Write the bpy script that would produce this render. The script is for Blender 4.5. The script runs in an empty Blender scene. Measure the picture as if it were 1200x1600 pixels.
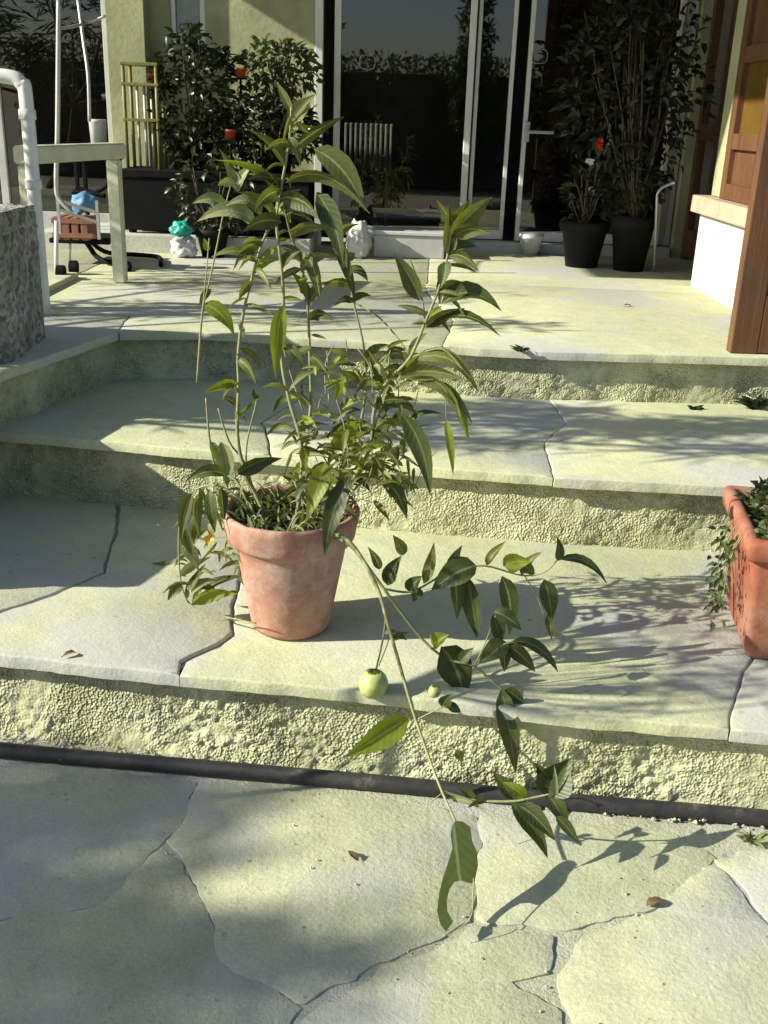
import bpy, bmesh, math, random
from mathutils import Vector, Matrix, noise
R = math.radians
random.seed(7)
scn = bpy.context.scene
C = scn.collection

# ------------------------------------------------------------------ camera
CAM_H, PITCH, ROLL, FPX = 1.17, R(21), R(2.0), 1600.0
fwd = Vector((0, math.cos(PITCH), -math.sin(PITCH)))
_r = Vector((1, 0, 0)); _u = Vector((0, math.sin(PITCH), math.cos(PITCH)))
RT = math.cos(ROLL) * _r + math.sin(ROLL) * _u
UP = -math.sin(ROLL) * _r + math.cos(ROLL) * _u
CP = Vector((0, 0, CAM_H))
cd = bpy.data.cameras.new('camera'); cam = bpy.data.objects.new('camera', cd); C.objects.link(cam)
cd.sensor_fit = 'VERTICAL'; cd.sensor_height = 36; cd.lens = 36.0
cd.clip_start = .05; cd.clip_end = 2000
m = Matrix((RT, UP, -fwd)).transposed().to_4x4(); m.translation = CP
cam.matrix_world = m
scn.camera = cam

# ------------------------------------------------------------------ light
SUN_EL, SUN_AZ = R(28), R(13)
SUN = Vector((-math.cos(SUN_EL) * math.cos(SUN_AZ), -math.cos(SUN_EL) * math.sin(SUN_AZ), math.sin(SUN_EL)))
w = bpy.data.worlds.new('World'); scn.world = w; w.use_nodes = True
nt = w.node_tree; nt.nodes.clear()
sky = nt.nodes.new('ShaderNodeTexSky'); sky.sky_type = 'NISHITA'; sky.sun_disc = False
sky.sun_elevation = SUN_EL; sky.sun_rotation = math.atan2(SUN.x, SUN.y)
bg = nt.nodes.new('ShaderNodeBackground'); bg.inputs[1].default_value = .085
ow = nt.nodes.new('ShaderNodeOutputWorld')
nt.links.new(sky.outputs[0], bg.inputs[0]); nt.links.new(bg.outputs[0], ow.inputs[0])
sl = bpy.data.lights.new('sun', 'SUN'); sl.energy = 5.0; sl.angle = R(.5); sl.color = (1, .975, .80)
so = bpy.data.objects.new('sun', sl); C.objects.link(so)
so.rotation_euler = SUN.to_track_quat('Z', 'Y').to_euler()
vs = scn.view_settings
vs.view_transform = 'Standard'; vs.look = 'None'; vs.exposure = .8; vs.gamma = 1

# ------------------------------------------------------------------ helpers
def ray(x, y): return fwd + (x - 600) / FPX * RT + (800 - y) / FPX * UP
def Z(x, y, z):
    d = ray(x, y); return CP + d * ((z - CAM_H) / d.z)
def W(x, y, Y):
    d = ray(x, y); return CP + d * (Y / d.y)
def pxm(Y): return FPX / (Y * 1.06)          # picture scale, rough, at depth Y

def link(o, parent=None):
    C.objects.link(o)
    if parent is not None:
        o.parent = parent
        o.matrix_parent_inverse = Matrix.Translation(-parent.location) if parent.type == 'EMPTY' else Matrix.Identity(4)
    return o
def mesh_obj(name, V, F, mat, parent=None, smooth=False, uv=None):
    me = bpy.data.meshes.new(name); me.from_pydata([tuple(v) for v in V], [], F)
    if isinstance(mat, (list, tuple)):
        for q in mat: me.materials.append(q)
    elif mat: me.materials.append(mat)
    if smooth: me.polygons.foreach_set('use_smooth', [True] * len(me.polygons))
    if uv:
        l = me.uv_layers.new(name='uv')
        for lp in me.loops: l.data[lp.index].uv = uv[lp.vertex_index]
    me.update()
    return link(bpy.data.objects.new(name, me), parent)
def bm_obj(name, bm, mat, parent=None, smooth=False):
    me = bpy.data.meshes.new(name); bmesh.ops.recalc_face_normals(bm, faces=bm.faces)
    bm.to_mesh(me); bm.free()
    if mat: me.materials.append(mat)
    if smooth: me.polygons.foreach_set('use_smooth', [True] * len(me.polygons))
    return link(bpy.data.objects.new(name, me), parent)
def tag(o, label=None, cat=None, group=None, kind=None):
    if label: o['label'] = label
    if cat: o['category'] = cat
    if group: o['group'] = group
    if kind: o['kind'] = kind
    return o
def thing(name, loc, label, cat, group=None):
    o = bpy.data.objects.new(name, None); o.empty_display_size = .05
    o.location = loc; C.objects.link(o)
    return tag(o, label, cat, group)
def add_box(bm, a, b, bev=0.0):
    a = Vector(a); b = Vector(b)
    lo = Vector(map(min, a, b)); hi = Vector(map(max, a, b))
    r = bmesh.ops.create_cube(bm, size=1, matrix=Matrix.Translation((lo + hi) / 2) @ Matrix.Diagonal((*(hi - lo), 1)))
    if bev:
        es = list({e for v in r['verts'] for e in v.link_edges})
        bmesh.ops.bevel(bm, geom=es, offset=bev, segments=2, affect='EDGES', profile=.6)
def box(name, a, b, mat, parent=None, bev=.004):
    bm = bmesh.new(); add_box(bm, a, b, bev); return bm_obj(name, bm, mat, parent)
def bar(bm, p, q, wx, wy, bev=0.0):
    """square bar from p to q"""
    p = Vector(p); q = Vector(q); d = q - p; L = d.length
    M = Matrix.Translation((p + q) / 2) @ d.to_track_quat('Z', 'Y').to_matrix().to_4x4() @ Matrix.Diagonal((wx, wy, L, 1))
    r = bmesh.ops.create_cube(bm, size=1, matrix=M)
    if bev:
        es = list({e for v in r['verts'] for e in v.link_edges})
        bmesh.ops.bevel(bm, geom=es, offset=bev, segments=2, affect='EDGES')
def smooth_path(P, n=5):
    P = [Vector(p) for p in P]
    if len(P) < 3: return P
    out = []
    for i in range(len(P) - 1):
        a = P[max(i - 1, 0)]; b = P[i]; c = P[i + 1]; d = P[min(i + 2, len(P) - 1)]
        for k in range(n):
            t = k / n
            out.append(.5 * ((2 * b) + (c - a) * t + (2 * a - 5 * b + 4 * c - d) * t * t + (3 * b - a - 3 * c + d) * t ** 3))
    out.append(P[-1]); return out
def tube_data(P, r0, r1, seg=7, V=None, F=None):
    V = [] if V is None else V; F = [] if F is None else F
    n = len(P); b0 = len(V)
    up = Vector((.3, .9, .2)).normalized()
    for i, p in enumerate(P):
        d = (P[min(i + 1, n - 1)] - P[max(i - 1, 0)])
        if d.length < 1e-9: d = Vector((0, 0, 1))
        d.normalize()
        s = d.cross(up)
        if s.length < .05: s = d.cross(Vector((1, 0, 0)))
        s.normalize(); t = d.cross(s)
        r = r0 + (r1 - r0) * i / max(n - 1, 1)
        for k in range(seg):
            a = 2 * math.pi * k / seg
            V.append(p + (s * math.cos(a) + t * math.sin(a)) * r)
    for i in range(n - 1):
        for k in range(seg):
            a = b0 + i * seg + k; b = b0 + i * seg + (k + 1) % seg
            F.append((a, b, b + seg, a + seg))
    F.append(tuple(b0 + k for k in range(seg))[::-1]); F.append(tuple(b0 + (n - 1) * seg + k for k in range(seg)))
    return V, F
def tube(name, P, r0, mat, parent=None, r1=None, seg=8, sm=5):
    V, F = tube_data(smooth_path(P, sm), r0, r0 if r1 is None else r1, seg)
    return mesh_obj(name, V, F, mat, parent, True)
def lathe(name, prof, c, mat, parent=None, seg=40, wob=0.0, open_top=True):
    V = []; F = []; n = len(prof); c = Vector(c)
    for i, (r, z) in enumerate(prof):
        for k in range(seg):
            a = 2 * math.pi * k / seg
            rr = r * (1 + wob * noise.noise(Vector((math.cos(a) * 1.5, math.sin(a) * 1.5, z * 9))))
            V.append(c + Vector((rr * math.cos(a), rr * math.sin(a), z)))
    for i in range(n - 1):
        for k in range(seg):
            F.append((i * seg + k, i * seg + (k + 1) % seg, (i + 1) * seg + (k + 1) % seg, (i + 1) * seg + k))
    F.append(tuple(range(seg))[::-1])
    F.append(tuple((n - 1) * seg + k for k in range(seg)))
    return mesh_obj(name, V, F, mat, parent, True)

# ------------------------------------------------------------------ materials
def mat_new(name):
    mt = bpy.data.materials.new(name); mt.use_nodes = True
    t = mt.node_tree; t.nodes.clear()
    o = t.nodes.new('ShaderNodeOutputMaterial'); p = t.nodes.new('ShaderNodeBsdfPrincipled')
    t.links.new(p.outputs[0], o.inputs[0]); return mt, t, p, o
def noise_node(t, co, scale, detail=6, rough=.6):
    n = t.nodes.new('ShaderNodeTexNoise'); n.inputs['Scale'].default_value = scale
    n.inputs['Detail'].default_value = detail; n.inputs['Roughness'].default_value = rough
    t.links.new(co, n.inputs['Vector']); return n.outputs[0]
def ramp(t, fac, stops):
    r = t.nodes.new('ShaderNodeValToRGB'); e = r.color_ramp.elements
    while len(e) < len(stops): e.new(.5)
    for q, (p, c) in zip(e, stops): q.position = p; q.color = (*c, 1) if len(c) == 3 else c
    t.links.new(fac, r.inputs[0]); return r.outputs[0]
def mixc(t, fac, a, b, mode='MIX'):
    n = t.nodes.new('ShaderNodeMix'); n.data_type = 'RGBA'; n.blend_type = mode
    if isinstance(fac, (int, float)): n.inputs[0].default_value = fac
    else: t.links.new(fac, n.inputs[0])
    for i, v in ((6, a), (7, b)):
        if isinstance(v, (tuple, list)): n.inputs[i].default_value = (*v, 1)
        else: t.links.new(v, n.inputs[i])
    return n.outputs[2]
def bump(t, p, h, dist, strength=1.0, prev=None):
    b = t.nodes.new('ShaderNodeBump'); b.inputs['Distance'].default_value = dist; b.inputs['Strength'].default_value = strength
    t.links.new(h, b.inputs['Height'])
    if prev: t.links.new(prev, b.inputs['Normal'])
    if p: t.links.new(b.outputs[0], p.inputs['Normal'])
    return b.outputs[0]
def coords(t, world=True):
    if world:
        return t.nodes.new('ShaderNodeNewGeometry').outputs['Position']
    return t.nodes.new('ShaderNodeTexCoord').outputs['Object']

def m_stone(name, a, b, c, rough=.85, bscale=90, bd=.0015, speck=.35, moss=None):
    mt, t, p, o = mat_new(name); co = coords(t)
    big = noise_node(t, co, 2.6, 5, .65); mid = noise_node(t, co, 14, 6, .7); fine = noise_node(t, co, 160, 3, .6)
    oi = t.nodes.new('ShaderNodeObjectInfo').outputs['Random']
    col = ramp(t, big, [(.3, a), (.52, b), (.72, c)])
    col = mixc(t, speck, col, ramp(t, mid, [(.3, tuple(x * .62 for x in b)), (.7, tuple(min(1, x * 1.25) for x in b))]), 'MIX')
    col = mixc(t, .35, col, ramp(t, fine, [(.35, (.62,) * 3), (.65, (1.12,) * 3)]), 'MULTIPLY')
    col = mixc(t, .55, col, ramp(t, oi, [(0, (.8, .8, .78)), (1, (1.12, 1.1, 1.06))]), 'MULTIPLY')
    # cement-grey weathering, rusty water stains and lichen flecks
    gm = ramp(t, noise_node(t, co, 1.7, 6, .62), [(.47, (0, 0, 0)), (.60, (.75,) * 3)])
    g_ = sum(b) / 3 * .92
    col = mixc(t, gm, col, (g_, g_, g_ * 1.0))
    col = mixc(t, ramp(t, noise_node(t, co, 6.5, 8, .75), [(.60, (0, 0, 0)), (.74, (.5,) * 3)]), col, (b[0] * .72, b[1] * .60, b[2] * .52))
    vl = t.nodes.new('ShaderNodeTexVoronoi'); vl.inputs['Scale'].default_value = 26; t.links.new(co, vl.inputs['Vector'])
    lm = ramp(t, vl.outputs['Distance'], [(.10, (.55,) * 3), (.17, (0, 0, 0))])
    lk = mixc(t, 1.0, lm, ramp(t, noise_node(t, co, 4.2, 4, .6), [(.52, (0, 0, 0)), (.62, (1, 1, 1))]), 'MULTIPLY')
    col = mixc(t, lk, col, (.17, .17, .13))
    if moss:
        st = noise_node(t, co, moss[0], 7, .7)
        col = mixc(t, ramp(t, st, [(moss[1], (0, 0, 0)), (moss[1] + .13, (moss[3],) * 3)]), col, moss[2])
    t.links.new(col, p.inputs['Base Color']); p.inputs['Roughness'].default_value = rough
    p.inputs['Specular IOR Level'].default_value = .25
    n1 = bump(t, None, noise_node(t, co, bscale, 6, .65), bd)
    bump(t, p, mid, .006, .6, n1)
    return mt
M = {}
M['slab'] = m_stone('slab', (.44, .455, .29), (.52, .53, .345), (.57, .56, .39), bscale=120, bd=.0012, speck=.3, moss=(3.2, .60, (.36, .36, .27), .55))
M['paving'] = m_stone('paving', (.41, .42, .28), (.50, .51, .345), (.56, .555, .39), bscale=110, bd=.0019, speck=.42, moss=(4, .56, (.33, .33, .25), .6))
M['mortar'] = m_stone('mortar', (.42, .42, .32), (.50, .50, .37), (.55, .55, .42), bscale=150, bd=.004, speck=.4)
M['bed'] = m_stone('bed', (.22, .21, .15), (.30, .29, .2), (.36, .35, .25), bscale=90, bd=.003)
M['terrace'] = m_stone('terrace', (.46, .47, .31), (.53, .54, .36), (.60, .60, .45), bscale=100, bd=.001, speck=.26, moss=(2.4, .60, (.38, .38, .28), .5))
M['soilground'] = m_stone('soilground', (.30, .29, .2), (.4, .38, .27), (.46, .44, .32), bscale=60, bd=.004)

def m_render(name, base, dark, pebble=170, mott=0):
    mt, t, p, o = mat_new(name); co = coords(t)
    v = t.nodes.new('ShaderNodeTexVoronoi'); v.inputs['Scale'].default_value = pebble; t.links.new(co, v.inputs['Vector'])
    big = noise_node(t, co, 4.5, 6, .7); mid = noise_node(t, co, 40, 5, .7)
    col = mixc(t, ramp(t, big, [(.42, (1, 1, 1)), (.62, (0, 0, 0))]), base, dark)
    col = mixc(t, .5, col, ramp(t, mid, [(.3, (.55, .55, .5)), (.68, (1.15, 1.15, 1.1))]), 'MULTIPLY')
    if mott:
        col = mixc(t, mott, col, ramp(t, v.outputs['Color'], [(.2, (.35, .35, .34)), (.8, (1.3, 1.3, 1.26))]), 'MULTIPLY')
    t.links.new(col, p.inputs['Base Color']); p.inputs['Roughness'].default_value = .95
    p.inputs['Specular IOR Level'].default_value = .15
    rs = ramp(t, noise_node(t, co, 7, 4, .6), [(.40, (.12,) * 3), (.58, (1,) * 3)])
    mm = t.nodes.new('ShaderNodeMath'); mm.operation = 'MULTIPLY'; t.links.new(v.outputs['Distance'], mm.inputs[0]); t.links.new(rs, mm.inputs[1])
    n1 = bump(t, None, mm.outputs[0], .008)
    bump(t, p, mid, .005, .7, n1)
    return mt
M['riser'] = m_render('riser', (.60, .60, .40), (.42, .42, .26))
M['riserdark'] = m_render('riserdark', (.30, .28, .19), (.18, .17, .11))
M['pier'] = m_render('pier', (.44, .43, .41), (.26, .26, .24), 62, .8)

def m_plain(name, col, rough=.6, var=.25, vs=8, bd=0.0, bs=60, metal=0, spec=.4):
    mt, t, p, o = mat_new(name); co = coords(t, False)
    n = noise_node(t, co, vs, 6, .65)
    c = mixc(t, 1.0, col, ramp(t, n, [(.3, (1 - var,) * 3), (.7, (1 + var * .6,) * 3)]), 'MULTIPLY')
    t.links.new(c, p.inputs['Base Color']); p.inputs['Roughness'].default_value = rough
    p.inputs['Metallic'].default_value = metal; p.inputs['Specular IOR Level'].default_value = spec
    if bd: bump(t, p, noise_node(t, co, bs, 5, .6), bd)
    return mt
M['plaster'] = m_plain('plaster', (.38, .39, .235), .9, .42, 2.5, .002, 40, spec=.2)
M['plaster_white'] = m_plain('plaster_white', (.50, .50, .44), .85, .12, 4, .002, 50, spec=.2)
M['frame'] = m_plain('frame', (.72, .72, .70), .4, .1, 5)
M['cream'] = m_plain('cream', (.60, .60, .44), .55, .2, 9, .0008, 80)
M['pvc'] = m_plain('pvc', (.72, .72, .68), .45, .12, 9)
M['hose'] = m_plain('hose', (.018, .018, .019), .55, .5, 18, .0006, 130, spec=.35)
def m_hose():
    mt, t, p, o = mat_new('hose'); co = coords(t)
    c = ramp(t, noise_node(t, co, 13, 7, .75), [(.45, (.016, .016, .017)), (.58, (.035, .034, .031)), (.74, (.17, .165, .13))])
    t.links.new(c, p.inputs['Base Color']); p.inputs['Roughness'].default_value = .6; bump(t, p, noise_node(t, co, 120, 4, .6), .0008); return mt
M['hose'] = m_hose()
M['black'] = m_plain('black', (.006, .006, .006), .8, .3, 10, spec=.15)
M['blackpot'] = m_plain('blackpot', (.008, .008, .008), .7, .3, 10, spec=.2)
M['steel'] = m_plain('steel', (.5, .5, .5), .4, .2, 10, metal=.6)
M['bamboo'] = m_plain('bamboo', (.19, .18, .055), .5, .35, 20)
M['sillstone'] = m_plain('sillstone', (.46, .34, .25), .8, .25, 18, .002, 70)
M['wood'] = m_plain('wood', (.13, .055, .022), .6, .4, 6, .001, 50)
def m_wood(name, a, b):
    mt, t, p, o = mat_new(name); co = coords(t, False)
    mp = t.nodes.new('ShaderNodeMapping'); mp.inputs['Scale'].default_value = (60, 60, 2.2); t.links.new(co, mp.inputs[0])
    n = noise_node(t, mp.outputs[0], 1.0, 6, .65); n2 = noise_node(t, co, 5, 5, .7)
    c = ramp(t, n, [(.3, a), (.7, b)]); c = mixc(t, .6, c, ramp(t, n2, [(.3, (.6,) * 3), (.7, (1.2,) * 3)]), 'MULTIPLY')
    t.links.new(c, p.inputs['Base Color']); p.inputs['Roughness'].default_value = .6; bump(t, p, n, .0015); return mt
M['wood'] = m_wood('wood', (.075, .030, .012), (.17, .075, .030))
M['amber'] = m_plain('amber', (.13, .075, .015), .25, .2, 6)
M['red'] = m_plain('red', (.45, .07, .03), .6, .2, 10)
M['rust'] = m_plain('rust', (.27, .12, .07), .7, .3, 14)
M['blue'] = m_plain('blue', (.10, .24, .42), .6, .2, 10)
M['teal'] = m_plain('teal', (.02, .36, .28), .35, .2, 10)
M['bagwhite'] = m_plain('bagwhite', (.55, .55, .56), .35, .15, 14)
M['greybox'] = m_plain('greybox', (.48, .48, .48), .7, .2, 6)
M['radiator'] = m_plain('radiator', (.24, .24, .23), .5, .2, 8)
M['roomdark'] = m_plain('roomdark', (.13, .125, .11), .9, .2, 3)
M['curtain'] = m_plain('curtain', (.85, .85, .6), .9, .3, 25)
M['soil'] = m_plain('soil', (.055, .035, .022), .98, .5, 60, .01, 90, spec=.1)
M['fruit'] = m_plain('fruit', (.42, .49, .17), .38, .35, 34)
M['flower'] = m_plain('flower', (.75, .40, .05), .6, .1, 30)
M['redflower'] = m_plain('redflower', (.7, .06, .03), .6, .2, 30)
M['whiteflower'] = m_plain('whiteflower', (.75, .75, .7), .6, .1, 30)
M['bark'] = m_plain('bark', (.13, .10, .07), .95, .4, 14, .006, 40)
M['stem'] = m_plain('stem', (.26, .27, .12), .6, .35, 40)
M['drystem'] = m_plain('drystem', (.34, .31, .17), .7, .3, 40)

def m_terra(name, a, b, white):
    mt, t, p, o = mat_new(name); co = coords(t, False)
    n1 = noise_node(t, co, 9, 7, .7); n2 = noise_node(t, co, 45, 5, .6); n3 = noise_node(t, co, 5, 6, .75)
    c = ramp(t, n1, [(.3, a), (.7, b)])
    c = mixc(t, ramp(t, n3, [(.46, (0,) * 3), (.62, (.65,) * 3)]), c, white)
    c = mixc(t, .4, c, ramp(t, n2, [(.3, (.65,) * 3), (.7, (1.15,) * 3)]), 'MULTIPLY')
    t.links.new(c, p.inputs['Base Color']); p.inputs['Roughness'].default_value = .88
    p.inputs['Specular IOR Level'].default_value = .2
    bump(t, p, n2, .0015)
    return mt
M['terra'] = m_terra('terra', (.32, .150, .105), (.44, .235, .175), (.53, .42, .36))
M['terra_red'] = m_terra('terra_red', (.20, .058, .036), (.36, .125, .075), (.38, .21, .15))

def m_leaf(name, a, b, trans, rib=(.26, .30, .13), rough=.45):
    mt, t, p, o = mat_new(name)
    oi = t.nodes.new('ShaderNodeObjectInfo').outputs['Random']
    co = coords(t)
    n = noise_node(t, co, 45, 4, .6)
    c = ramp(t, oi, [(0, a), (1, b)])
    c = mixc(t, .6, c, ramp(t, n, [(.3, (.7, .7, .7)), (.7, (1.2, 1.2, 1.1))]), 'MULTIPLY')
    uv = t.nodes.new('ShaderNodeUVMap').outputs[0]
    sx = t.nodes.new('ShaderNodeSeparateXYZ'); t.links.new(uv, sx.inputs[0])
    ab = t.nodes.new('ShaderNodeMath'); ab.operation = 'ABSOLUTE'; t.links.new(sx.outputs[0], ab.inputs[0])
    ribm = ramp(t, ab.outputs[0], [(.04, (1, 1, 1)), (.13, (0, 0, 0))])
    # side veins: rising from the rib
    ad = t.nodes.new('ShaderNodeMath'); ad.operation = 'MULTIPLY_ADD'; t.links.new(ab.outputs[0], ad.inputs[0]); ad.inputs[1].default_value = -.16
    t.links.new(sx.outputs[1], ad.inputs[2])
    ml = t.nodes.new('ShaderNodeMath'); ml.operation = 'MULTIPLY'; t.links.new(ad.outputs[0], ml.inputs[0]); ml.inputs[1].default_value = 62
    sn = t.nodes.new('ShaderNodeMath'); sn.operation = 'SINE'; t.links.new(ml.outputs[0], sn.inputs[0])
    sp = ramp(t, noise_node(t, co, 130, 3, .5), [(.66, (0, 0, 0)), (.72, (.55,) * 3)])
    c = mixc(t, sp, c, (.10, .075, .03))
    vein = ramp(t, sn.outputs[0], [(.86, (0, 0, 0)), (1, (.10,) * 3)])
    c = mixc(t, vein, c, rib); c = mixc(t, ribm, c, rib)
    t.links.new(c, p.inputs['Base Color']); p.inputs['Roughness'].default_value = rough; p.inputs['Specular IOR Level'].default_value = .35
    bump(t, p, sn.outputs[0], .0003, .35)
    tr = t.nodes.new('ShaderNodeBsdfTranslucent')
    tc = mixc(t, 1, c, (1.6, 1.7, .5), 'MULTIPLY'); t.links.new(tc, tr.inputs[0])
    mx = t.nodes.new('ShaderNodeMixShader'); mx.inputs[0].default_value = trans
    t.links.new(p.outputs[0], mx.inputs[1]); t.links.new(tr.outputs[0], mx.inputs[2]); t.links.new(mx.outputs[0], o.inputs[0])
    return mt
M['leaf'] = m_leaf('leaf', (.062, .075, .020), (.150, .160, .048), .30)
M['leaf_dark'] = m_leaf('leaf_dark', (.045, .060, .014), (.065, .082, .022), .16, (.13, .16, .06))
M['leaf_yellow'] = m_leaf('leaf_yellow', (.16, .20, .020), (.22, .26, .03), .38, (.3, .33, .08))
M['leaf_pale'] = m_leaf('leaf_pale', (.19, .21, .10), (.27, .29, .15), .2, (.36, .38, .2))
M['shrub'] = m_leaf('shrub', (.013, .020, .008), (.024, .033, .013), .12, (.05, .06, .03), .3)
M['shrub_green'] = m_leaf('shrub_green', (.05, .075, .022), (.08, .11, .035), .2, (.12, .15, .06), .4)
M['tree_leaf'] = m_leaf('tree_leaf', (.04, .06, .02), (.06, .085, .03), .2, (.1, .12, .05))
M['weedleaf'] = m_leaf('weedleaf', (.12, .15, .05), (.20, .23, .09), .25, (.3, .3, .15))

def m_glass(name):
    mt, t, p, o = mat_new(name); t.nodes.remove(p)
    fr = t.nodes.new('ShaderNodeFresnel'); fr.inputs[0].default_value = 2.05
    tr = t.nodes.new('ShaderNodeBsdfTransparent'); tr.inputs[0].default_value = (.62, .64, .62, 1)
    gl = t.nodes.new('ShaderNodeBsdfGlossy'); gl.inputs['Roughness'].default_value = .015
    mx = t.nodes.new('ShaderNodeMixShader')
    t.links.new(fr.outputs[0], mx.inputs[0]); t.links.new(tr.outputs[0], mx.inputs[1]); t.links.new(gl.outputs[0], mx.inputs[2])
    t.links.new(mx.outputs[0], o.inputs[0]); return mt
M['glass'] = m_glass('glass')

# ------------------------------------------------------------------ ground and steps
G, T1, T2, T3 = -.025, .17, .355, .515

def resample(poly, step, jit, seed, closed=True, grow=0.0):
    out = []
    n = len(poly)
    for i in range(n if closed else n - 1):
        a = Vector(poly[i]); b = Vector(poly[(i + 1) % n]); L = (b - a).length
        k = max(1, int(L / step)); nrm = Vector((-(b - a).y, (b - a).x)).normalized() if L > 1e-6 else Vector((0, 0))
        for j in range(k):
            p = a + (b - a) * j / k
            q = Vector((p.x * 11, p.y * 11, seed))
            q2 = q + Vector((31.7, 8.3, 2.2))
            out.append(p + Vector((noise.noise(q) + .6 * noise.noise(q * 3.3), noise.noise(q2) + .6 * noise.noise(q2 * 3.3))) * jit * 1.3 - nrm * grow)
    if not closed: out.append(Vector(poly[-1]))
    return out
def slab(name, poly, z, th, mat, parent, jit=.004, step=.02, bev=.004, seed=0.0, tilt=(0, 0), grow=.0030):
    PP = [Vector((p[0], p[1])) for p in poly]
    area = sum(PP[i].x * PP[(i + 1) % len(PP)].y - PP[(i + 1) % len(PP)].x * PP[i].y for i in range(len(PP)))
    P = resample(PP, step, jit, 4.4, grow=grow if area > 0 else -grow)
    cx = sum(p.x for p in P) / len(P); cy = sum(p.y for p in P) / len(P)
    bm = bmesh.new()
    vs_ = [bm.verts.new((p.x, p.y, z + (p.x - cx) * tilt[0] + (p.y - cy) * tilt[1])) for p in P]
    f = bm.faces.new(vs_)
    if f.normal.z < 0 or f.calc_area() == 0: f.normal_flip()
    bm.normal_update()
    if f.normal.z < 0: f.normal_flip()
    r = bmesh.ops.extrude_face_region(bm, geom=[f])
    for v in r['geom']:
        if isinstance(v, bmesh.types.BMVert): v.co.z -= th
    bm.normal_update()
    top = f
    if bev:
        es = [e for e in top.edges]
        bmesh.ops.bevel(bm, geom=es, offset=bev, segments=2, affect='EDGES', profile=.5, clamp_overlap=True)
    bmesh.ops.triangulate(bm, faces=[q for q in bm.faces if len(q.verts) > 4])
    o = bm_obj(name, bm, mat, parent, True)
    o.data.set_sharp_from_angle(angle=R(50))
    return o

# land sheet to the horizon
sheet = mesh_obj('ground', [(-900, -900, G - .012), (900, -900, G - .012), (900, 900, G - .012), (-900, 900, G - .012)], [(0, 1, 2, 3)], M['soilground'])
tag(sheet, kind='structure')
# paved forecourt: rough mortar bed with flush flagstones
def grid_sheet(name, x0, x1, y0, y1, nx, ny, zf, mat):
    V = []; F = []
    for j in range(ny + 1):
        for i in range(nx + 1):
            x = x0 + (x1 - x0) * i / nx; y = y0 + (y1 - y0) * j / ny; V.append((x, y, zf(x, y)))
    for j in range(ny):
        for i in range(nx):
            a = j * (nx + 1) + i; F.append((a, a + 1, a + nx + 2, a + nx + 1))
    return mesh_obj(name, V, F, mat, None, True)
def fz(x, y):
    q = Vector((x * 9, y * 9, 3)); r_ = Vector((x * 60, y * 60, 1))
    return G - .0022 + .0012 * noise.noise(q) + .0022 * noise.noise(r_)
pave = grid_sheet('forecourt', -1.7, 1.7, .4, 1.85, 260, 130, fz, M['mortar']); tag(pave, kind='structure')
def pxpoly(L, z): return [Z(x, y, z).xy for x, y in L]
stones = [
    [(-260, 1178), (150, 1207), (300, 1222), (285, 1265), (240, 1330), (150, 1412), (20, 1432), (-260, 1460)],
    [(312, 1224), (660, 1262), (742, 1276), (738, 1330), (733, 1380), (727, 1434), (660, 1468), (595, 1505), (480, 1562), (400, 1528), (352, 1492), (338, 1430), (300, 1372), (262, 1318), (296, 1268)],
    [(-260, 1472), (20, 1442), (150, 1421), (250, 1332), (325, 1436), (338, 1500), (400, 1540), (468, 1570), (430, 1622), (300, 1780), (-260, 1780)],
    [(754, 1280), (900, 1292), (1050, 1306), (1112, 1335), (1060, 1390), (1020, 1418), (940, 1440), (880, 1450), (800, 1440), (748, 1430), (747, 1375)],
    [(1122, 1344), (1210, 1322), (1500, 1340), (1500, 1560), (1290, 1480), (1212, 1442), (1168, 1394)],
    [(1112, 1352), (1150, 1398), (1200, 1452), (1290, 1496), (1500, 1575), (1500, 1800), (1000, 1800), (930, 1640), (880, 1560), (868, 1520), (905, 1478), (1030, 1428)],
    [(448, 1618), (606, 1518), (732, 1448), (800, 1452), (858, 1462), (850, 1510), (800, 1530), (862, 1572), (905, 1640), (965, 1800), (320, 1800)],
]
for i, s in enumerate(stones):
    slab('flagstone', pxpoly(s, G), G + random.uniform(.0003, .0015), .03, M['paving'], pave, jit=.012, step=.012, bev=.0010, grow=.0030 if i == 6 else .0072, seed=i * 3.1, tilt=(random.uniform(-.002, .002), random.uniform(-.002, .002)))

def riser_data(path, z0, z1, amp, cell, seed, lean=.0, V=None, F=None):
    """rough rendered face along an xy path, facing to the right-hand side of travel"""
    V = [] if V is None else V; F = [] if F is None else F
    P = [Vector(p) for p in path]
    pts = []
    for i in range(len(P) - 1):
        L = (P[i + 1] - P[i]).length; k = max(2, int(L / cell))
        d = (P[i + 1] - P[i]).normalized(); nrm = Vector((d.y, -d.x))
        for j in range(k + (1 if i == len(P) - 2 else 0)): pts.append((P[i] + (P[i + 1] - P[i]) * j / k, nrm))
    nz = max(3, int((z1 - z0) / cell)); b0 = len(V)
    for j in range(nz + 1):
        z = z0 + (z1 - z0) * j / nz
        for p, nrm in pts:
            q = Vector((p.x, p.y, z))
            h = amp * (1.1 * noise.noise(q * 6 + Vector((seed, 0, 0))) + .55 * noise.noise(q * 30) + .8 * noise.noise(q * 95) + .75 * noise.noise(q * 170))
            h *= .45 + 1.1 * max(0, min(1, .5 + 1.6 * noise.noise(q * 4.5 + Vector((0, seed, 9)))))
            h += lean * (1 - j / nz) ** 3
            V.append((p.x + nrm.x * h, p.y + nrm.y * h, z))
    w_ = len(pts)
    for j in range(nz):
        for i in range(w_ - 1):
            a = b0 + j * w_ + i; F.append((a, a + 1, a + w_ + 1, a + w_))
    return V, F
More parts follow.
